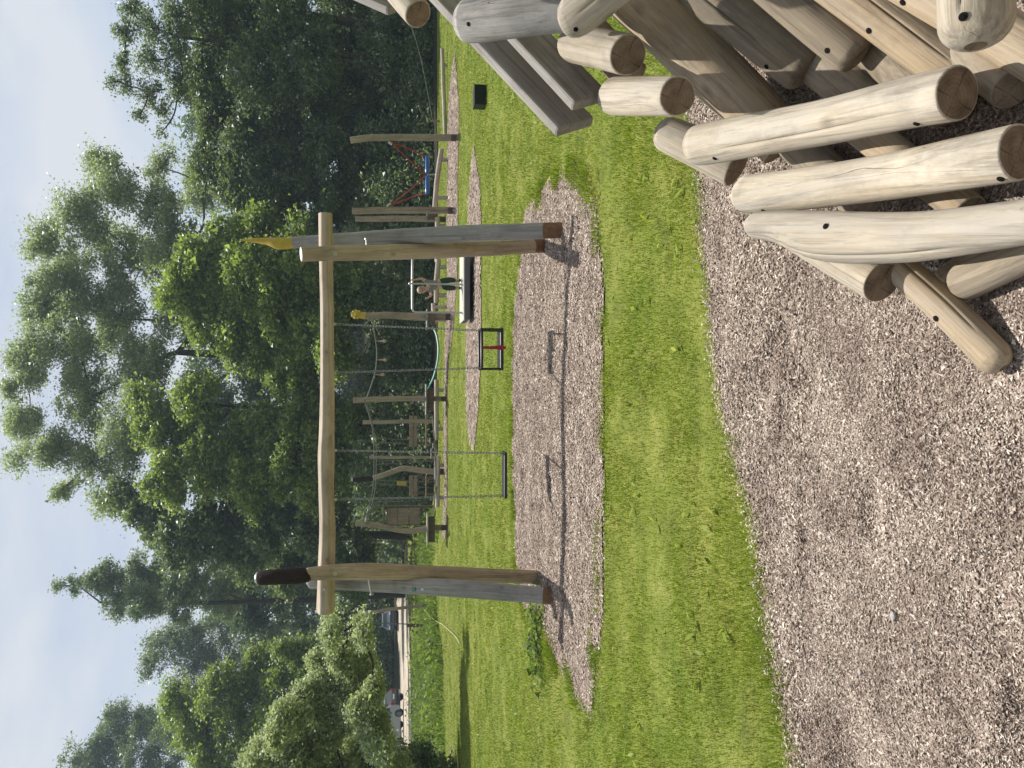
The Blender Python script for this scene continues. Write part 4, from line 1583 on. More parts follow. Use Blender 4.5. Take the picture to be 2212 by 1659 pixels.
J['hem'] = ((0.0, 0.0, 0.455), 0.078, 0.066)
J['cr'] = ((0.072, -0.037, 0.775), 0.028, 0.028)
J['cl'] = ((-0.205, -0.045, 0.635), 0.028, 0.028)
cloth('shirt', ['belly', 'hem', 'chest', 'sr', 'cr', 'sl', 'cl'], [('hem', 'belly'), ('belly', 'chest'), ('chest', 'sr'), ('sr', 'cr'), ('chest', 'sl'), ('sl', 'cl')], 0.012, M['shirt'])
J['cfr'] = ((0.078, -0.005, 0.105), 0.034, 0.034)
J['cfl'] = ((-0.078, -0.005, 0.105), 0.034, 0.034)
J['waist'] = ((-0.01, 0.0, 0.48), 0.066, 0.056)
cloth('trousers', ['pelvis', 'waist', 'hpr', 'kr', 'cfr', 'hpl', 'kl', 'cfl'], [('waist', 'pelvis'), ('pelvis', 'hpr'), ('hpr', 'kr'), ('kr', 'cfr'), ('pelvis', 'hpl'), ('hpl', 'kl'), ('kl', 'cfl')], 0.012, M['trousers'])
for s in ('r', 'l'):
    J['bt'] = ((J['a' + s][0][0], 0.0, 0.115), 0.036, 0.036)
    J['hs'] = ((J['a' + s][0][0], 0.022, 0.036), 0.032, 0.032)
    J['ts'] = ((J['t' + s][0][0], -0.085, 0.030), 0.028, 0.026)
    cloth('boot', ['bt', 'hs', 'ts'], [('bt', 'hs'), ('hs', 'ts')], 0.002, M['boots'])
hc = CH0 + Vector(J['crown'][0])
mb = MB()
mb.sphere(hc + Vector((-0.002, 0.012, -0.002)), 0.082, 0, 16, 10, (0.95, 1.0, 0.9))
hr = mb.build('hair', M['hair'], child)
mb = MB()
fc = CH0 + Vector((-0.13, -0.04, 0.80))
for nm_, off_, r_, sc_, mt_ in (('nose', (-0.004, -0.078, -0.008), 0.012, (0.8, 1, 1.1), 'skin'), ('ear', (-0.07, 0, -0.01), 0.016, (0.5, 1, 1.3), 'skin'), ('ear', (0.066, 0, -0.01), 0.016, (0.5, 1, 1.3), 'skin'),
                             ('eye', (-0.026, -0.066, 0.008), 0.008, (1, 1, 1), 'hole'), ('eye', (0.020, -0.066, 0.008), 0.008, (1, 1, 1), 'hole'), ('mouth', (-0.003, -0.066, -0.034), 0.016, (1, .4, .3), 'red_plastic')):
    mb = MB()
    mb.sphere(fc + Vector(off_), r_, 0, 8, 6, sc_)
    mb.build(nm_, M[mt_], child)
# ------------------------------------------------------------------ posts of the rope course and the bag swing
def post(nodes_ab, foot_a, label, mats, thick_px, plate=None, foot=0.18, top_mat=None, group='posts of the rope course', e1=0.01):
    """nodes_ab from the foot upwards; all at the depth of the foot"""
    g = GR(foot_a, nodes_ab[0][1])
    z0 = zat(g.x, g.y)
    base = Vector((g.x, g.y, z0))
    t = thing('wooden_post', base, label, 'post', group)
    nd = [(base - Vector((0, 0, 0.15)), thick_px[0] * g.y / F / 2)]
    for i, (a, b) in enumerate(nodes_ab):
        p = PY(a, b, g.y)
        if i == 0:
            p = base + Vector((0, 0, 0.01))
        w = thick_px[0] + (thick_px[1] - thick_px[0]) * i / max(1, len(nodes_ab) - 1)
        nd.append((p, w * g.y / F / 2))
    o = make_log('shaft', nd, t, mats, rings=26, seg=16, e0=0.004, e1=e1, rough=0.02, foot=foot + 0.15)
    if plate:
        a, b0, b1, th, mt = plate
        pl, pr = PY(a, b0, g.y), PY(a, b1, g.y)
        c = (pl + pr) / 2
        w = abs(pr.x - pl.x)
        n = 4
        for i in range(n):
            mb = MB()
            mb.box((c.x - w / 2 + w * (i + .5) / n, c.y, c.z - 0.02), (w / n - 0.012, min(w, 0.7), 0.045), 0, None, 0.006)
            mb.build('step_board', M['plank_grey'], t)
        for s_ in (-0.2, 0.2):
            mb = MB()
            mb.box((c.x, c.y + s_, c.z - 0.045 - th / 2), (w * 0.72, 0.09, th), 0, None, 0.006)
            mb.build('bracket', mt, t)
    return t, g


WM = [M['log_mid'], M['end_mid'], M['foot_dark']]
G_ = 'posts of the rope course'
pA, gA = post([(988, 298), (900, 297), (800, 298), (757, 303)], 988, 'tall straight post right of the blue bag swing', WM, (15, 14), group='posts of the bag swing')
pB, gB = post([(981, 455), (870, 454), (761, 456)], 981, 'tall straight post left of the blue bag swing', WM, (14.5, 14), group='posts of the bag swing')
pC, gC = post([(962, 474), (880, 472), (820, 473), (768, 473)], 962, 'slimmer post just left behind the bag swing post with a small board', WM, (13, 11), (921, 479, 462, 0.28, M['plank_dark']))
pD, gD = post([(975, 683), (900, 684), (840, 681), (786, 682)], 975, 'stout post with a yellow flower on top', WM, (18, 13), (921, 712, 668, 0.20, M['plank_dark']))
pE, gE = post([(965, 862), (900, 861), (830, 862), (763, 865)], 965, 'straight post with a wide step board at the left end of the belt', WM, (11, 12), (919, 897, 829, 0.22, M['plank_dark']))
pF, gF = post([(948, 911), (880, 910), (830, 912), (784, 912)], 950, 'slim plain post in the shade between the straight and the kinked post', WM, (8, 9))
pG, gG = post([(960, 1019), (925, 1018), (892, 1014), (868, 1012), (835, 1024), (806, 1033)], 960, 'kinked post with a dark bulrush head in the rope course', WM, (13, 11))
pH, gH = post([(966, 1140), (935, 1140), (905, 1145), (880, 1147), (850, 1143), (810, 1134), (768, 1131)], 966, 'bowed post with a round step at the left end of the rope course', WM, (12, 11), (922, 1177, 1109, 0.20, M['plank_dark']))
pI, gI = post([(950, 988), (880, 988), (798, 988)], 952, 'thin shaded post behind the hanging rope steps', WM, (6, 7))
# yellow flower
mb = MB()
fc = PY(770, 679, gD.y - 0.02)
u = gD.y / F
mb.tube([PY(790, 682, gD.y), PY(768, 680, gD.y)], [8 * u, 6 * u], 10, 0)
for k in range(9):
    th = 2 * math.pi * k / 9
    q = fc + Vector((math.cos(th) * 10 * u, 0.02 * math.sin(3 * k), math.sin(th) * 12 * u))
    mb.tube([fc, fc.lerp(q, .55), q], [5 * u, 5.5 * u, 2 * u], 7, 0)
mb.sphere(fc + Vector((0, -0.06, 0)), 5 * u, 0, 10, 7, (1, .7, 1))
mb.build('flower', M['yellow'], pD)
mb = MB()
u = gG.y / F
mb.tube([PY(810, 1033, gG.y), PY(800, 1034, gG.y), PY(770, 1036, gG.y), PY(760, 1036, gG.y)], [4 * u, 5.5 * u, 5.5 * u, 3 * u], 12, 0)
mb.build('bulrush_head', M['bark_brown'], pG)
mb = MB()
mb.tube([PY(762, 1036, gG.y), PY(759, 1036, gG.y)], [4 * u, 3 * u], 12, 0)
mb.build('cap', M['steel'], pG)


def poly_pts(ab, Y0, Y1):
    n = len(ab)
    return [PY(a, b, Y0 + (Y1 - Y0) * i / (n - 1)) for i, (a, b) in enumerate(ab)]


def sm_curve(pts, n=24):
    return [Vector(p) for p in catmull([tuple(p) for p in pts], n)]


# blue bag swing
Yb_ = (gA.y + gB.y) / 2
bag = thing('bag_swing', PY(925, 378, Yb_), 'blue vinyl bag swing slung on faded red straps between two posts', 'swing')
u = Yb_ / F
for b0, b1 in ((336, 377), (379, 420)):
    pts = [PY(923, b0 + (b1 - b0) * f, Yb_) for f in (0, .04, .3, .7, .96, 1)]
    mb = MB()
    mb.tube(pts, [2.8 * u, 4.2 * u, 4.7 * u, 4.7 * u, 4.2 * u, 2.8 * u], 16, 0)
    mb.build('bag', M['blue_bag'], bag)
for ab, y0, y1 in (([(846, 308), (880, 342), (920, 377)], gA.y, Yb_), ([(850, 309), (885, 322), (919, 339)], gA.y, Yb_ + .1), ([(842, 444), (880, 415), (919, 380)], gB.y, Yb_), ([(845, 444), (885, 428), (905, 421), (920, 418)], gB.y, Yb_ + .1)):
    mb = MB()
    mb.tube(sm_curve(poly_pts(ab, y0, y1), 16), 1.5 * u, 8, 0)
    mb.build('strap', M['red_strap'], bag)
for a, b, Y_ in ((843, 306, gA.y), (840, 446, gB.y)):
    mb = MB()
    mb.tube([PY(a - 4, b, Y_ - .05), PY(a + 4, b + (6 if b < 400 else -6), Y_ - .03)], 0.035, 10, 0)
    mb.build('shackle', M['steel'], bag)
mb = chain_mesh(PY(925, 378, Yb_), PY(940, 376, Yb_), 0.05, 0.008, 0.02)
mb.build('chain', M['steel'], bag)

# ropes of the course: hand line from the flower post, double hand line further left
hand = thing('hand_rope', PY(803, 690, gD.y), 'sagging grey hand rope with hanging knobs right of the straight post', 'rope')
rp = sm_curve(poly_pts([(797, 686), (805, 698), (812, 740), (814, 765), (811, 800), (802, 832), (792, 860)], gD.y - .1, gE.y - .1), 30)
mb = MB()
mb.tube(rp, 0.016, 8, 0)
mb.build('line', M['rope'], hand)
for b in (735, 775, 812):
    q = min(rp, key=lambda p: abs(p.x - PY(813, b, p.y).x))
    mb = MB()
    mb.tube([q, q + Vector((0, 0, -0.16)), q + Vector((0, 0, -0.22))], [0.012, 0.02, 0.035], 8, 0)
    mb.sphere(q + Vector((0, 0, -0.26)), 0.05, 0, 10, 7)
    mb.build('knob', M['log_tan'], hand)
net = thing('rope_steps', PY(808, 1000, gG.y), 'double grey hand rope with hanging rope loops and small step boards', 'rope bridge')
l1 = sm_curve(poly_pts([(786, 864), (792, 880), (803, 918), (807, 950), (808, 1000), (806, 1050), (800, 1085), (793, 1112), (790, 1132)], gE.y - .12, gH.y - .12), 40)
l2 = sm_curve(poly_pts([(787, 864), (795, 882), (805, 918), (812, 952), (813, 1000), (811, 1050), (805, 1085), (796, 1112), (793, 1132)], gE.y - .12, gH.y - .12), 40)
for l_ in (l1, l2):
    mb = MB()
    mb.tube(l_, 0.013, 7, 0)
    mb.build('hand_line', M['rope'], net)
Ym = (gE.y + gH.y) / 2
low = sm_curve(poly_pts([(934, 897), (938, 940), (942, 990), (941, 1050), (938, 1085), (934, 1110)], gE.y - .1, gH.y - .1), 30)
mb = MB()
mb.tube(low, 0.02, 7, 0)
mb.build('foot_line', M['rope'], net)
for b, b2, a2 in ((906, 905, 938), (950, 950, 931), (957, 963, 935), (993, 994, 939), (1000, 996, 940), (1041, 1040, 941), (1047, 1055, 942), (1084, 1080, 940), (1091, 1092, 937)):
    q = min(l2, key=lambda p: abs(p.x - PY(808, b, p.y).x))
    mb = MB()
    mb.tube([q, PY(a2, b2, q.y)], 0.010, 6, 0)
    mb.build('hanging_rope', M['rope'], net)
for b0, b1, a_, dy in ((946, 957, 929, 0), (958, 968, 936, 0), (969, 991, 932, .1), (986, 1006, 940, 0), (1008, 1036, 940, .05), (1050, 1070, 943, 0)):
    q0, q1 = PY(a_, b0, Ym + dy), PY(a_, b1, Ym + dy)
    mb = MB()
    mb.box((q0 + q1) / 2, (abs(q0.x - q1.x), 0.22, 0.05), 0, None, 0.008)
    mb.build('step_board', M['plank_grey'], net)

# belt bridge between the flower post and the straight post
belt = thing('belt_bridge', PY(947, 755, (gD.y + gE.y) / 2), 'sagging pale belt bridge with teal edges left of the flower post', 'belt bridge')
arc = sm_curve(poly_pts([(929, 697), (940, 716), (945, 735), (947, 757), (944, 786), (935, 818), (923, 841)], gD.y - .1, gE.y - .1), 26)
mb = MB()
vs_, fs = [], []
for i, p in enumerate(arc):
    vs_ += [p + Vector((0, -0.22, .012)), p + Vector((0, 0.22, .012)), p + Vector((0, 0.22, -.012)), p + Vector((0, -0.22, -.012))]
for i in range(len(arc) - 1):
    for k in range(4):
        k2 = (k + 1) % 4
        fs.append((4 * i + k, 4 * i + k2, 4 * i + 4 + k2, 4 * i + 4 + k))
mb.add(vs_, fs, 0)
mb.build('belt', M['belt_top'], belt)
for s in (-1, 1):
    mb = MB()
    mb.tube([p + Vector((0, 0.235 * s, 0)) for p in arc], 0.022, 8, 0)
    mb.build('edge_rope', M['teal'], belt)

# balance beams
def beam_log(a0, b0, a1, b1, Y_, r, label, mats, sag=0.0):
    p, q = PY(a0, b0, Y_), PY(a1, b1, Y_)
    mid = (p + q) / 2 + Vector((0, 0, sag))
    t = thing('balance_beam', Vector((mid.x, mid.y, zat(mid.x, mid.y))), label, 'balance beam', 'balance beams along the rope course')
    make_log('beam', [(p, r), (mid, r * 1.05), (q, r)], t, mats, rings=24, seg=14, e0=0.02, e1=0.02, rough=0.03)
    for f in (0.18, 0.82):
        s = p.lerp(q, f)
        z0 = zat(s.x, s.y)
        if s.z - r - z0 > 0.02:
            make_log('support', [(Vector((s.x, s.y, z0 - .1)), r * .8), (Vector((s.x, s.y, s.z - r * .6)), r * .8)], t, mats, rings=6, seg=12, rough=.02)
    return t


BM = [M['log_light'], M['end_mid']]
beam_log(954, 322, 939, 450, 24.0, 0.075, 'wavy balance beam sloping up to the left under the blue bag swing', BM, 0.03)
beam_log(945, 470, 944, 566, 25.2, 0.08, 'straight pale balance beam behind the crossed right legs of the swing frame', BM)
beam_log(947, 560, 943, 655, 25.0, 0.085, 'pale balance beam behind the rocking platform', BM, 0.02)
beam_log(936, 655, 938, 700, 24.6, 0.07, 'short balance beam at the foot of the flower post', BM)
beam_log(943, 820, 943, 950, 26.5, 0.075, 'long pale balance beam behind the straight post', BM)
beam_log(946, 985, 945, 1095, 26.0, 0.075, 'long pale balance beam behind the kinked post', BM)
beam_log(955, 105, 962, 300, 24.5, 0.06, 'long low pale log at the shaded edge of the lawn right of the bag swing', BM)

# low brown trough at the right edge of the lawn, dark crate on the grass
g = GR(1051, 205)
cr = thing('crate', g, 'small dark ribbed plastic crate standing alone on the lawn', 'crate')
u = g.y / F
w, h, d = 45 * u, 25 * u, 0.26
mb = MB()
mb.box((g.x, g.y + d / 2, h * .5), (w * .97, d, h), 0, None, 0.01)
mb.build('body', M['black_plastic'], cr)
for i in range(11):
    mb = MB()
    mb.box((g.x - w * .46 + w * .92 * i / 10, g.y - .004, h * .48), (0.014, 0.016, h * .9), 0)
    mb.build('rib', M['black_plastic'], cr)
mb = MB()
mb.box((g.x, g.y + d / 2, h + .004), (w, d + .03, 0.022), 0, None, 0.005)
mb.build('rim', M['black_plastic'], cr)

# wooden things in the shade below the trees
def bench_table(b0, b1, a_top, a_bot, Y_, label):
    p, q = PY(a_top, b0, Y_), PY(a_top, b1, Y_)
    c = (p + q) / 2
    z0 = zat(c.x, c.y)
    w = abs(p.x - q.x)
    hb = PY(a_top, b0, Y_).z - PY(a_bot, b0, Y_).z
    t = thing('bench', Vector((c.x, Y_, z0)), label, 'bench', 'wooden benches under the trees')
    n = 2
    for i in range(n):
        mb = MB()
        mb.box((c.x, Y_, c.z - hb * (i + .5) / n), (w, 0.06, hb / n - .02), 0, None, .008)
        mb.build('back_board', M['plank_brown'], t)
    for i in range(3):
        mb = MB()
        mb.box((c.x, Y_ - .12 - .14 * i, z0 + .45), (w, .12, .05), 0, None, .008)
        mb.build('seat_board', M['plank_brown'], t)
    for s in (-.38, .38):
        mb = MB()
        mb.box((c.x + s * w, Y_ + .06, (c.z + z0) / 2), (.09, .06, c.z - z0), 0, None, .006)
        mb.build('back_post', M['plank_dark'], t)
        mb = MB()
        mb.box((c.x + s * w, Y_ - .26, z0 + .21), (.09, .36, .42), 0, None, .006)
        mb.build('leg', M['plank_dark'], t)


bench_table(898, 965, 884, 902, 31.0, 'brown wooden bench in the shade behind the slim plain post')
bench_table(1027, 1071, 884, 902, 31.0, 'brown wooden bench in the shade left of the kinked post')
p, q = PY(834, 1098, 31.5), PY(834, 1134, 31.5)
c = (p + q) / 2
z0 = zat(c.x, c.y)
ib = thing('notice_board', Vector((c.x, 31.5, z0)), 'tan wooden notice board in the shade right of the bowed post', 'notice board')
w = abs(p.x - q.x)
zt_ = c.z
zb2 = PY(908, 1116, 31.5).z
for i in range(3):
    mb = MB()
    hh = (zt_ - zb2) / 3
    mb.box((c.x, 31.5, zt_ - hh * (i + .5)), (w, .06, hh - .03), 0, None, .01)
    mb.build('panel', M['plank_brown'], ib)
for s in (-.5, .5):
    mb = MB()
    mb.box((c.x + s * w, 31.56, (zt_ + z0) / 2 + .04), (.09, .09, zt_ - z0 + .08), 0, None, .01)
    mb.build('post', M['plank_dark'], ib)
mb = MB()
mb.box((c.x, 31.5, zt_ + .09), (w + .3, .4, .05), 0, None, .01)
mb.build('roof_board', M['plank_dark'], ib)
p = PY(868, 1044, 31.8)
z0 = zat(p.x, 31.8)
ys = thing('yellow_sign', Vector((p.x, 31.8, z0)), 'small yellow sign on a thin stake among the hanging ropes', 'sign')
mb = MB()
mb.tube([(p.x, 31.8, z0), (p.x, 31.8, p.z)], .025, 8, 0)
mb.build('stake', M['plank_dark'], ys)
mb = MB()
mb.box((p.x, 31.75, p.z), (.17, .03, .38), 0, None, .01)
mb.build('panel', M['yellow'], ys)

# leaning stake, lamp pole and dark stub at the left, dry stalk, flag rope at the right
def simple_post(name, ab0, ab1, Y_, r, label, cat, mat, extra=None):
    g = PY(ab0[0], ab0[1], Y_)
    z0 = zat(g.x, Y_)
    b = Vector((g.x, Y_, z0))
    t = thing(name, b, label, cat)
    make_log('shaft', [(b - Vector((0, 0, .1)), r), (b.lerp(PY(ab1[0], ab1[1], Y_), .5) + Vector((.03, 0, 0)), r), (PY(ab1[0], ab1[1], Y_), r * .9)], t, [mat, M['end_mid']], rings=14, seg=12, e0=.004, e1=.01, rough=.03)
    return t


simple_post('stake', (943, 1306), (787, 1325), 29.0, 0.06, 'thin stake leaning to the left beside the left swing legs', 'stake', M['log_mid'])
t = simple_post('metal_pole', (945, 1349), (750, 1346), 33.0, 0.022, 'thin straight metal pole in front of the gravel', 'pole', M['pole_green'])
t = simple_post('stub_post', (945, 1353), (878, 1352), 31.0, 0.06, 'short dark post at the foot of the thin metal pole', 'post', M['plank_dark'])
st = thing('dry_stalk', PY(940, 1310, 27), 'bent dry pale stalk arching over the grass beside the leaning stake', 'stalk')
cv = sm_curve([PY(917, 1318, 27.5), PY(930, 1332, 27), PY(948, 1345, 26), PY(962, 1348, 24.5), PY(985, 1366, 21.5), PY(1004, 1390, 19)], 30)
for q in cv[8:]:
    q.z = max(q.z, zat(q.x, q.y) + .05)
mb = MB()
mb.tube(cv, 0.009, 6, 0)
mb.build('stem', M['dry_stem'], st)
rl = thing('boundary_line', PY(935, 260, 29), 'thin pale line strung low in front of the shaded wood at the right', 'rope')
mb = MB()
mb.tube(sm_curve([PY(880, 30, 27.5), PY(905, 110, 28), PY(922, 190, 28.5), PY(935, 262, 29)], 20), 0.012, 6, 0)
mb.build('line', M['rope'], rl)
g = PY(950, 262, 29)
mb = MB()
mb.tube([(g.x, 29, -.1), (g.x, 29, PY(933, 262, 29).z + .05)], .045, 8, 0)
mb.build('stake', M['plank_brown'], rl)

# ------------------------------------------------------------------ cars
def car(loc, rz, paint, label, L=4.5, Wd=1.78, Hh=1.50, estate=True):
    t = thing('parked_car', loc, label, 'car', 'cars parked on the gravel', rz)
    h = L / 2
    # side profile, x forward, z up
    low = [(-h, .38), (-h + .02, .62), (-h + .05, .86), (-h + .10, .95), (h - 1.28, .98), (h - .55, .90), (h - .08, .72), (h, .55), (h - .02, .32), (h - .3, .22), (-h + .25, .22)]
    cabin = [(-h + .10, .94), (-h + .42, 1.40), (-h + .62, Hh - .03), (-h + 1.5, Hh), (h - 2.15, Hh - .02), (h - 1.18, .97)]
    m_ = MB()

    def prof(pts, wf, mat, mbx):
        vs_, fs = [], []
        for s in (-1, 1):
            for x, z in pts:
                vs_.append((x, s * wf(z, x), z))
        n = len(pts)
        for i in range(n):
            j = (i + 1) % n
            fs.append((i, j, n + j, n + i))
        fs.append(tuple(range(n))[::-1])
        fs.append(tuple(range(n, 2 * n)))
        mbx.add(vs_, fs, mat)
    prof(low, lambda z, x: Wd / 2 - .10 * max(0, .45 - z) - .05 * max(0, abs(x) - h + .5) / .5, 0, m_)
    rot = Matrix.Rotation(rz, 3, 'Z')

    def fin(mbx, name, mats, par=t):
        me = bpy.data.meshes.new(name)
        me.from_pydata(mbx.v, [], mbx.f)
        for q in (mats if isinstance(mats, list) else [mats]):
            me.materials.append(q)
        me.polygons.foreach_set('material_index', mbx.mi)
        me.update()
        o = bpy.data.objects.new(name, me)
        COL.objects.link(o)
        o.parent = par
        bv = o.modifiers.new('bevel', 'BEVEL')
        bv.width = .025
        bv.segments = 2
        bv.limit_method = 'ANGLE'
        return o
    fin(m_, 'body', paint)
    m_ = MB()
    prof(cabin, lambda z, x: Wd / 2 - .04 - .26 * max(0, z - .95) / .55, 0, m_)
    fin(m_, 'cabin', paint)
    m_ = MB()
    wf = lambda z: Wd / 2 - .04 - .26 * max(0, z - .95) / .55 + .006
    side = [[(-h + .30, 1.01), (-h + .52, 1.34), (-h + 1.02, 1.38), (-h + 1.02, 1.01)], [(-h + 1.08, 1.01), (-h + 1.08, 1.39), (-h + 1.92, 1.40), (-h + 1.92, 1.01)], [(-h + 1.98, 1.01), (-h + 1.98, 1.40), (h - 2.15, 1.39), (h - 1.42, 1.01)]]
    for s in (-1, 1):
        for pol in side:
            w_ = MB()
            vs_ = [(x, s * wf(z), z) for x, z in pol]
            w_.add(vs_, [(0, 1, 2, 3) if s > 0 else (3, 2, 1, 0)], 0)
            fin(w_, 'side_window', M['glass'])
    w_ = MB()
    w_.add([(-h + .155, -.66, 1.01), (-h + .155, .66, 1.01), (-h + .40, .56, 1.37), (-h + .40, -.56, 1.37)], [(0, 1, 2, 3)], 0)
    fin(w_, 'rear_window', M['glass'])
    w_ = MB()
    w_.add([(h - 1.23, -.70, 1.01), (h - 1.23, .70, 1.01), (h - 2.06, .60, 1.43), (h - 2.06, -.60, 1.43)], [(3, 2, 1, 0)], 0)
    fin(w_, 'windscreen', M['glass'])
    for s in (-1, 1):
        w_ = MB()
        w_.box((-h + .03, s * .72, .80), (.10, .22, .26), 0)
        fin(w_, 'tail_light', M['tail_red'])
        w_ = MB()
        w_.box((h - .16, s * .66, .70), (.22, .32, .13), 0)
        fin(w_, 'headlight', M['lamp_clear'])
        w_ = MB()
        w_.box((h - 1.55, s * (Wd / 2 + .06), 1.04), (.12, .18, .12), 0)
        fin(w_, 'mirror', paint)
        w_ = MB()
        w_.tube([(-h + .55, s * .60, Hh - .02), (-h + .62, s * .60, Hh + .05), (h - 2.2, s * .60, Hh + .04), (h - 2.1, s * .60, Hh - .04)], .018, 6, 0)
        fin(w_, 'roof_rail', M['rim'])
    w_ = MB()
    w_.box((-h - .02, 0, .45), (.12, Wd - .1, .2), 0)
    fin(w_, 'bumper', M['tyre'])
    w_ = MB()
    w_.box((-h - .0, 0, .72), (.03, .52, .11), 0)
    fin(w_, 'number_plate', M['sticker_white'])
    for x in (-h + .85, h - .85):
        for s in (-1, 1):
            w_ = MB()
            y = s * (Wd / 2 - .10)
            w_.tube([(x, y - .10 * s, .32), (x, y + .105 * s, .32)], .325, 20, 0)
            ty = fin(w_, 'wheel', M['tyre'])
            w_ = MB()
            w_.tube([(x, y + .10 * s, .32), (x, y + .115 * s, .32)], .21, 14, 0)
            fin(w_, 'rim', M['rim'], ty)
    return t


Yc = 60.0
xc_ = PY(870, 1552, Yc).x
car(Vector((xc_, Yc, zat(xc_, Yc) + .03)), math.radians(158), M['car_silver'], 'silver estate car parked on the pale gravel half behind the sallow')
xc_ = PY(860, 1338, 74).x
car(Vector((xc_, 74.0, zat(xc_, 74) + .03)), math.radians(-75), M['car_dark'], 'dark car in deep shade beyond the gravel beside the thin pole')
# ------------------------------------------------------------------ trees
def leaf_mesh(C, size, mat, name, flat=0.55, aspect=0.62):
    n = len(C)
    # leaf normals: mostly upwards, scattered
    nr = rng.normal(0, 1, (n, 3))
    nr[:, 2] = np.abs(nr[:, 2]) + flat
    nr /= np.linalg.norm(nr, axis=1)[:, None]
    a = rng.normal(0, 1, (n, 3))
    a[:, 2] -= 0.5
    u = a - nr * np.sum(a * nr, 1)[:, None]
    u /= np.linalg.norm(u, axis=1)[:, None] + 1e-9
    v = np.cross(nr, u)
    s = size * rng.lognormal(0, 0.3, n)[:, None] / 2
    sag = nr * s * rng.uniform(-0.3, 0.3, n)[:, None]
    V = np.stack([C - u * s * .8 - v * s * aspect, C - u * s * .5 + v * s * aspect * 1.2 + sag, C + u * s * 1.15], 1).reshape(-1, 3)
    return mesh_fast(name, V, tris=np.arange(3 * n).reshape(-1, 3), mat=mat)


def tree(name, label, Y, base_b, blobs, mat, n_leaves, leaf, clump=0.75, trunk_r=0.22, group=None, trunk_top=0.55, shell=0.55, limb_r=0.5, sparse=1.0, cat='tree', lean=0.0, stems=1, droop=0.0, thick=0.9, spread=0.30):
    gx_ = PY(930, base_b, Y).x
    z0 = zat(gx_, Y)
    base = Vector((gx_, Y, z0))
    t = thing(name, base, label, cat, group)
    n_leaves = int(n_leaves * 1.75)
    leaf *= 0.86
    B = []
    a_top = min(q[0] for q in blobs)
    for bl in blobs:
        a, b, ra, rb = bl[:4]
        # the crown widens downwards: lower boughs reach further out towards the open lawn, or back into the wood
        out = spread * (a - a_top) / F * Y
        yo = bl[4] if len(bl) > 4 else (-out if random.random() < .7 else out) + random.uniform(-1.0, 1.0)
        ra *= 0.88
        c = PY(a, b, Y + yo)
        u = c.y / F
        B.append((c, rb * u, (ra + rb) / 2 * u * thick, ra * u))
    vol = np.array([(x * y * z) ** (2 / 3) for _, x, y, z in B])
    vol = vol / vol.sum()
    pts = []
    tw = MB()
    top_blob = max(B, key=lambda q: q[0].z)
    for (c, rx, ry, rz), w in zip(B, vol):
        nl = int(n_leaves * w)
        area = (rx * ry * rz) ** (2 / 3)
        nc_ = max(4, int(sparse * 7.5 * area / (clump * clump)))
        d = rng.normal(0, 1, (nc_, 3))
        d /= np.linalg.norm(d, axis=1)[:, None]
        r = shell + (1 - shell) * rng.random(nc_) ** 0.6
        inner = rng.random(nc_) < 0.25
        r[inner] *= rng.random(inner.sum())
        cc = np.array(c) + d * r[:, None] * np.array([rx, ry, rz])
        cs = clump * rng.uniform(0.55, 1.25, nc_)
        wt = cs ** 2
        k = rng.choice(nc_, nl, p=wt / wt.sum())
        off = rng.normal(0, 1, (nl, 3)) * np.array([0.45, 0.45, 0.30])
        off[:, 2] -= droop * np.linalg.norm(off[:, :2], axis=1)
        P = cc[k] + off * cs[k][:, None]
        pts.append(P)
        # twigs to some clumps
        for q in cc[rng.permutation(nc_)[:max(2, nc_ // 4)]]:
            q = Vector(q)
            m = Vector(c).lerp(q, .5) + Vector((0, 0, -.15 * (q - Vector(c)).length))
            tw.tube([Vector(c), m, q], [trunk_r * .22, trunk_r * .13, trunk_r * .04], 5, 0, False)
    C = np.concatenate(pts)
    g = hgt(C[:, 0], C[:, 1])
    C = C[C[:, 2] > g + 0.05]
    cr_ = bpy.data.objects.new('crown', leaf_mesh(C, leaf, mat, 'crown'))
    put(cr_, t)
    cr_.data.transform(Matrix.Translation(-base))
    # trunk and limbs
    zs = [c.z for c, *_ in B]
    ztop = max(zs)
    for s in range(stems):
        dx = (s - (stems - 1) / 2) * trunk_r * 3.2
        path = []
        for f in (0, .1, .35, .7, 1.0):
            zz = z0 - .2 + (ztop * trunk_top + z0 * (1 - trunk_top) - z0) * f
            path.append(Vector((gx_ + dx * (1 + f) + lean * f * 2 + .25 * math.sin(3 * f + s + Y), Y + .2 * math.cos(4 * f + s), zz)))
        tw.tube(path, [trunk_r * 1.35, trunk_r * 1.05, trunk_r * .9, trunk_r * .75, trunk_r * .5], 9, 0)
        # limbs fork from what is already there: trunk points first, then the nearest crown part
        nodes = [(path[2].lerp(path[3], .5), trunk_r * limb_r * 1.25, 0), (path[3], trunk_r * limb_r * 1.2, 0), (path[3].lerp(path[4], .5), trunk_r * limb_r, 0), (path[4], trunk_r * limb_r, 0)]
        mine = [q for i, q in enumerate(B) if i % stems == s]
        mine.sort(key=lambda q: min((q[0] - n_[0]).length for n_ in nodes))
        for (c, rx, ry, rz) in mine:
            best = min(nodes, key=lambda n_: (c - n_[0]).length + 2.2 * max(0, n_[0].z - c.z) + (0.6 if n_[2] else 0))
            st_, r0, lv = best
            r1 = max(0.035, r0 * 0.58)
            m = st_.lerp(c, .5) + Vector((random.uniform(-.12, .12), random.uniform(-.12, .12), -.10)) * (c - st_).length
            tip = c + Vector((random.uniform(-.3, .3) * rx, 0, rz * .6))
            cv_ = sm_curve([st_, m, c, tip], 10)
            tw.tube(cv_, [max(0.012, r0 * .8 + (r1 * .9 - r0 * .8) * q / 7 if q <= 7 else r1 * .9 * (1 - .3 * (q - 7))) for q in range(11)], 7, 0, False)
            nodes.append((c, r1, lv + 1))
    tw.build('trunk', M['bark'], t)
    return t


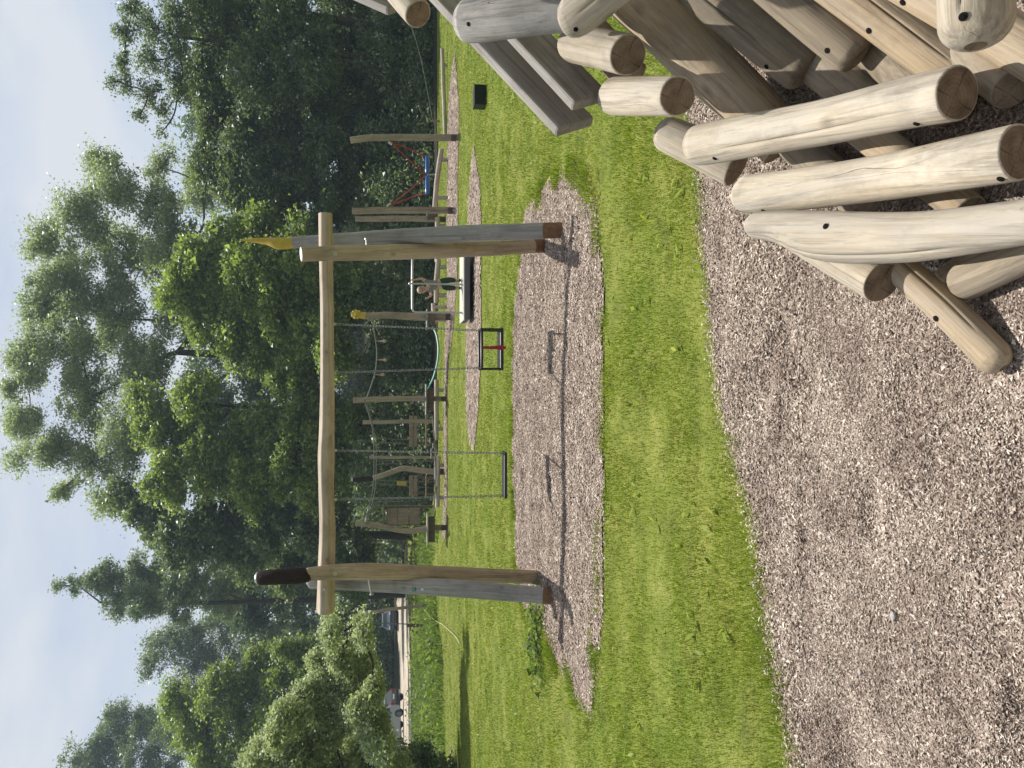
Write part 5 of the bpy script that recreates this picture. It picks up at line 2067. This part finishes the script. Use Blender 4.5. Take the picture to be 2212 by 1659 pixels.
GT = 'trees round the playground'
tree('willow_tree', 'very tall airy grey-green willow towering over the swing with sky gaps', 48, 770,
     [(150, 610, 80, 90), (110, 520, 50, 60), (190, 470, 70, 70), (250, 420, 60, 60), (230, 345, 36, 34), (345, 360, 34, 34), (330, 440, 60, 60), (290, 560, 80, 80), (90, 660, 50, 60), (70, 760, 55, 60), (45, 820, 40, 45), (150, 740, 70, 80), (260, 690, 80, 90),
      (60, 900, 50, 55), (110, 970, 70, 42), (45, 985, 30, 22), (190, 860, 70, 80), (190, 1000, 60, 50), (140, 1050, 30, 26), (300, 800, 80, 90), (270, 950, 70, 70), (380, 520, 70, 80), (400, 660, 80, 90), (230, 1090, 40, 40), (430, 400, 70, 60)],
     M['leaf_willow'], 95000, 0.165, 0.85, 0.36, GT, 0.62, 0.35, 0.55, 0.75)
tree('maple_tree', 'bright green maple with layered boughs behind the swing beam', 37, 650,
     [(385, 640, 55, 55), (430, 590, 60, 60), (470, 680, 70, 75), (500, 520, 60, 48), (560, 600, 80, 80), (560, 500, 50, 34), (540, 750, 65, 70), (620, 690, 80, 90), (640, 530, 60, 50), (680, 620, 70, 80), (640, 800, 60, 60), (720, 740, 60, 80), (760, 600, 60, 90)],
     M['leaf_maple'], 56000, 0.20, 0.72, 0.24, GT, 0.7, 0.55, 0.5)
tree('maple_tree', 'broad mid green maple between the willow and the poplar', 40, 905,
     [(320, 900, 55, 60), (390, 950, 65, 70), (360, 1040, 50, 50), (430, 870, 55, 50), (470, 1000, 70, 75), (560, 930, 70, 60), (570, 1040, 70, 60), (640, 980, 70, 80), (660, 880, 60, 50), (700, 1040, 60, 70), (760, 940, 50, 80)],
     M['leaf_maple'], 50000, 0.20, 0.75, 0.22, GT, 0.7, 0.55, 0.5, stems=2)
tree('alder_tree', 'dark leafy tree right behind the bulrush topped swing leg', 43, 1150,
     [(330, 1120, 60, 50), (260, 1080, 40, 34), (400, 1160, 60, 50), (470, 1110, 60, 50), (520, 1190, 70, 55), (590, 1130, 60, 60), (640, 1220, 70, 60), (700, 1140, 60, 60), (760, 1220, 50, 80)],
     M['leaf_dark'], 36000, 0.22, 0.75, 0.22, GT, 0.7, 0.55, 0.5)
tree('poplar_tree', 'slender pointed poplar rising thinly against the sky', 54, 1278,
     [(130, 1266, 22, 7), (165, 1263, 26, 16), (200, 1258, 30, 28), (235, 1245, 36, 40), (260, 1290, 36, 36), (295, 1240, 40, 50), (310, 1310, 42, 46), (350, 1270, 46, 64), (400, 1290, 50, 60), (420, 1240, 50, 50), (480, 1280, 50, 60)],
     M['leaf_poplar'], 30000, 0.155, 0.55, 0.20, GT, 0.9, 0.3, 0.35, 0.8)
tree('ash_tree', 'dark green ash left of the poplar above the car park', 80, 1420,
     [(350, 1390, 40, 36), (330, 1435, 36, 36), (400, 1370, 50, 40), (420, 1440, 60, 60), (480, 1380, 60, 60), (500, 1460, 60, 60), (570, 1400, 70, 70), (650, 1420, 80, 80)],
     M['leaf_dark'], 34000, 0.22, 0.95, 0.25, GT, 0.7, 0.55, 0.5)
tree('ash_tree', 'tall dark ash at the left edge of the sky', 82, 1600,
     [(290, 1560, 60, 46), (240, 1600, 50, 40), (180, 1640, 50, 34), (215, 1660, 50, 40), (330, 1620, 70, 70), (250, 1540, 24, 22), (390, 1560, 70, 60), (300, 1700, 90, 60)],
     M['leaf_dark'], 34000, 0.22, 0.95, 0.28, GT, 0.7, 0.5, 0.5)
tree('maple_tree', 'light green maple above the silver car at the left', 47, 1650,
     [(400, 1520, 50, 60), (440, 1590, 60, 60), (480, 1500, 60, 60), (540, 1560, 70, 80), (560, 1460, 60, 60), (620, 1520, 70, 80), (640, 1430, 60, 50), (700, 1480, 70, 70), (470, 1660, 70, 50)],
     M['leaf_maple'], 46000, 0.185, 0.72, 0.2, GT, 0.7, 0.5, 0.45)
tree('sallow_tree', 'pale silvery green sallow hanging over the car at the left edge', 19.5, 1700,
     [(560, 1640, 50, 50), (595, 1580, 46, 50), (640, 1530, 50, 50), (640, 1640, 70, 60), (690, 1470, 46, 50), (700, 1570, 60, 70), (735, 1410, 36, 40), (745, 1500, 46, 60), (715, 1365, 24, 26), (770, 1370, 26, 26), (785, 1440, 34, 44), (765, 1345, 16, 14),
      (790, 1540, 40, 60), (780, 1620, 60, 60), (700, 1690, 90, 50), (815, 1600, 30, 50), (830, 1660, 40, 50), (806, 1480, 18, 30)],
     M['leaf_sallow'], 84000, 0.080, 0.34, 0.09, GT, 0.6, 0.25, 0.4, 0.8, droop=0.25, spread=0.25)
tree('lime_tree', 'shaded broadleaf tree behind the bag swing', 38, 440,
     [(520, 400, 60, 60), (560, 320, 60, 60), (600, 440, 60, 60), (640, 370, 70, 70), (700, 440, 60, 60), (720, 330, 70, 80), (790, 400, 60, 80)],
     M['leaf_dark'], 32000, 0.18, 0.65, 0.2, GT, 0.7, 0.55, 0.4)
tree('birch_tree', 'feathery birch with thin twigs against the sky at the right', 35, 120,
     [(285, 20, 40, 40), (270, 75, 34, 34), (262, 130, 30, 30), (235, 178, 16, 16), (275, 185, 30, 28), (330, 60, 46, 50), (325, 130, 42, 42), (320, 200, 36, 34), (300, 248, 22, 18), (355, 245, 34, 24), (350, 285, 16, 12), (385, 30, 50, 60), (385, 110, 46, 60), (385, 190, 40, 60)],
     M['leaf_dark'], 11000, 0.11, 0.33, 0.12, GT, 0.8, 0.1, 0.4, 0.8)
tree('lime_tree', 'dense dark lime filling the right edge above the log climbing frame', 36, 60,
     [(440, 20, 60, 70), (470, 80, 70, 70), (450, 160, 60, 60), (540, 60, 80, 70), (560, 160, 80, 70), (640, 40, 80, 70), (660, 140, 80, 70), (740, 60, 70, 80), (760, 170, 60, 80), (500, -60, 90, 60), (660, -60, 100, 60)],
     M['leaf_dark'], 46000, 0.17, 0.68, 0.22, GT, 0.75, 0.55, 0.4)
tree('lime_tree', 'dark lime right of the bag swing below the far ridge', 39, 250,
     [(445, 225, 50, 60), (455, 310, 46, 55), (470, 380, 46, 50), (520, 240, 70, 70), (530, 330, 60, 60), (600, 220, 70, 70), (600, 300, 60, 60), (690, 230, 70, 70), (770, 270, 60, 80)],
     M['leaf_dark'], 36000, 0.18, 0.68, 0.2, GT, 0.7, 0.55, 0.4)
tree('dark_bush', 'dark dense bush at the left edge casting shade on the lawn', 20.5, 1690,
     [(900, 1650, 50, 46), (950, 1670, 60, 50), (860, 1680, 60, 50), (930, 1740, 80, 60), (990, 1700, 36, 50), (830, 1740, 60, 60)],
     M['leaf_dark'], 16000, 0.10, 0.32, 0.07, None, 0.5, 0.5, 0.4, cat='bush')


tree('oak_tree', 'dull green tree filling the gap behind the willow trunk', 60, 640,
     [(420, 560, 60, 70), (480, 640, 60, 80), (520, 520, 60, 70), (560, 700, 70, 80), (600, 590, 70, 80), (650, 680, 70, 80), (680, 540, 70, 80), (740, 640, 70, 90)],
     M['leaf_far'], 26000, 0.26, 1.0, 0.25, GT, 0.6, 0.4, 0.4)
tree('oak_tree', 'dull green tree filling the gap behind the broad maple', 62, 930,
     [(440, 830, 60, 70), (460, 920, 70, 80), (520, 1010, 60, 80), (560, 850, 70, 80), (600, 950, 70, 80), (650, 1040, 70, 80), (680, 860, 70, 80), (740, 960, 70, 100)],
     M['leaf_far'], 28000, 0.26, 1.0, 0.25, GT, 0.6, 0.4, 0.4)
tree('oak_tree', 'dull green tree filling the gap behind the poplar trunk', 66, 1250,
     [(500, 1180, 60, 70), (520, 1270, 60, 70), (560, 1340, 60, 60), (600, 1210, 70, 80), (640, 1310, 70, 80), (700, 1230, 70, 90), (740, 1330, 60, 80)],
     M['leaf_far'], 26000, 0.28, 1.05, 0.25, GT, 0.6, 0.4, 0.4)


# woodland mass: undergrowth at the edge of the wood, and the far wood
def mass(name, label, X0, X1, Yf, top, n, leaf, mat, clump, depth):
    k = int((X1 - X0) * depth * 0.9 / (clump * clump) * 2.0)
    cx = rng.uniform(X0, X1, k)
    cy = Yf(cx) + rng.random(k) ** 1.5 * depth
    g = hgt(cx, cy)
    tz = top(cx) * (0.55 + 0.6 * vnoise(cx, cy, 2.6 * clump, 71)) * smooth(-0.2, 1.0, (cy - Yf(cx)) / (0.25 * depth))
    cz = g + rng.random(k) ** 0.75 * tz
    i = rng.integers(0, k, n)
    P = np.stack([cx, cy, cz], 1)[i] + rng.normal(0, 1, (n, 3)) * np.array([.5, .5, .4]) * clump
    P = P[P[:, 2] > hgt(P[:, 0], P[:, 1])]
    o = bpy.data.objects.new(name, leaf_mesh(P, leaf, mat, name))
    COL.objects.link(o)
    tag(o, label, 'foliage', kind='stuff')


mass('undergrowth', 'dark leafy undergrowth along the edge of the wood behind the rope course', -5.5, 20, lambda x: wood_edge(x) + 2.2, lambda x: 3.6 + 0 * x, 120000, 0.15, M['leaf_dark'], 0.55, 8.0)
mass('undergrowth', 'shaded undergrowth beyond the gravel at the left', -38, -4, lambda x: np.interp(x, [-40, -24, -18, -9, -4], [80, 79, 80, 48, 40]) + 0 * x, lambda x: 4.5 + 0 * x, 50000, 0.28, M['leaf_dark'], 0.8, 8.0)
def bank_leaves(n):
    Y = rng.uniform(20, 40, n)
    X = rng.uniform(-28, -5, n)
    k = bank_keep(X, Y) & (vnoise(X, Y, 1.6, 81) > 0.42)
    X, Y = X[k], Y[k]
    Z = hgt(X, Y) + rng.random(len(X)) * (0.15 + 0.55 * vnoise(X, Y, 0.8, 83))
    o = bpy.data.objects.new('leafy_weeds', leaf_mesh(np.stack([X, Y, Z], 1), 0.11, M['weeds'], 'leafy_weeds', 0.3, 0.7))
    COL.objects.link(o)
    tag(o, 'coarse leafy nettles growing through the weeds on the bank', 'weeds', kind='stuff')


bank_leaves(52000)
c0 = GR(1168, 1374)
n = 900
P = np.stack([c0.x + rng.normal(0, .24, n), c0.y + rng.normal(0, .15, n), rng.random(n) * .13], 1)
wt = bpy.data.objects.new('weed_clump', leaf_mesh(P, 0.05, M['weeds'], 'weed_clump', 0.5, 0.7))
COL.objects.link(wt)
tag(wt, 'leafy green weed clump at the left end of the swing bed', 'weeds', kind='stuff')
mass('distant_wood', 'far wooded ridge closing the view behind the near trees', -75, 75, lambda x: 84 + 4 * np.sin(x * .13), lambda x: 19.0 + 1.5 * np.sin(x * .21 + 1), 120000, 0.42, M['leaf_far'], 1.5, 14.0)
mass('distant_wood', 'unseen wood added behind the photographer, closing the clearing and darkening the fill light', -42, 42, lambda x: -26 + 3 * np.sin(x * .17), lambda x: 15 + 2 * np.sin(x * .3), 26000, 0.6, M['leaf_far'], 1.8, 9.0)  # unseen trees added to cut fill light on the log ends

# ------------------------------------------------------------------ haze: thin summer air round the whole place
hz = MB()
hz.box((0, 100, 24.0), (620, 620, 54.0))
haze = hz.build('haze', [])
hm = bpy.data.materials.new('thin_haze')
hm.use_nodes = True
hn = hm.node_tree.nodes
hn.clear()
ho = hn.new('ShaderNodeOutputMaterial')
hv = hn.new('ShaderNodeVolumePrincipled')
hv.inputs['Color'].default_value = (0.66, 0.83, 1.0, 1)
hv.inputs['Density'].default_value = 0.0008
hv.inputs['Anisotropy'].default_value = 0.35
hm.node_tree.links.new(hv.outputs['Volume'], ho.inputs['Volume'])
haze.data.materials.append(hm)
tag(haze, 'thin pale haze in the air of the clearing', 'haze', kind='stuff')
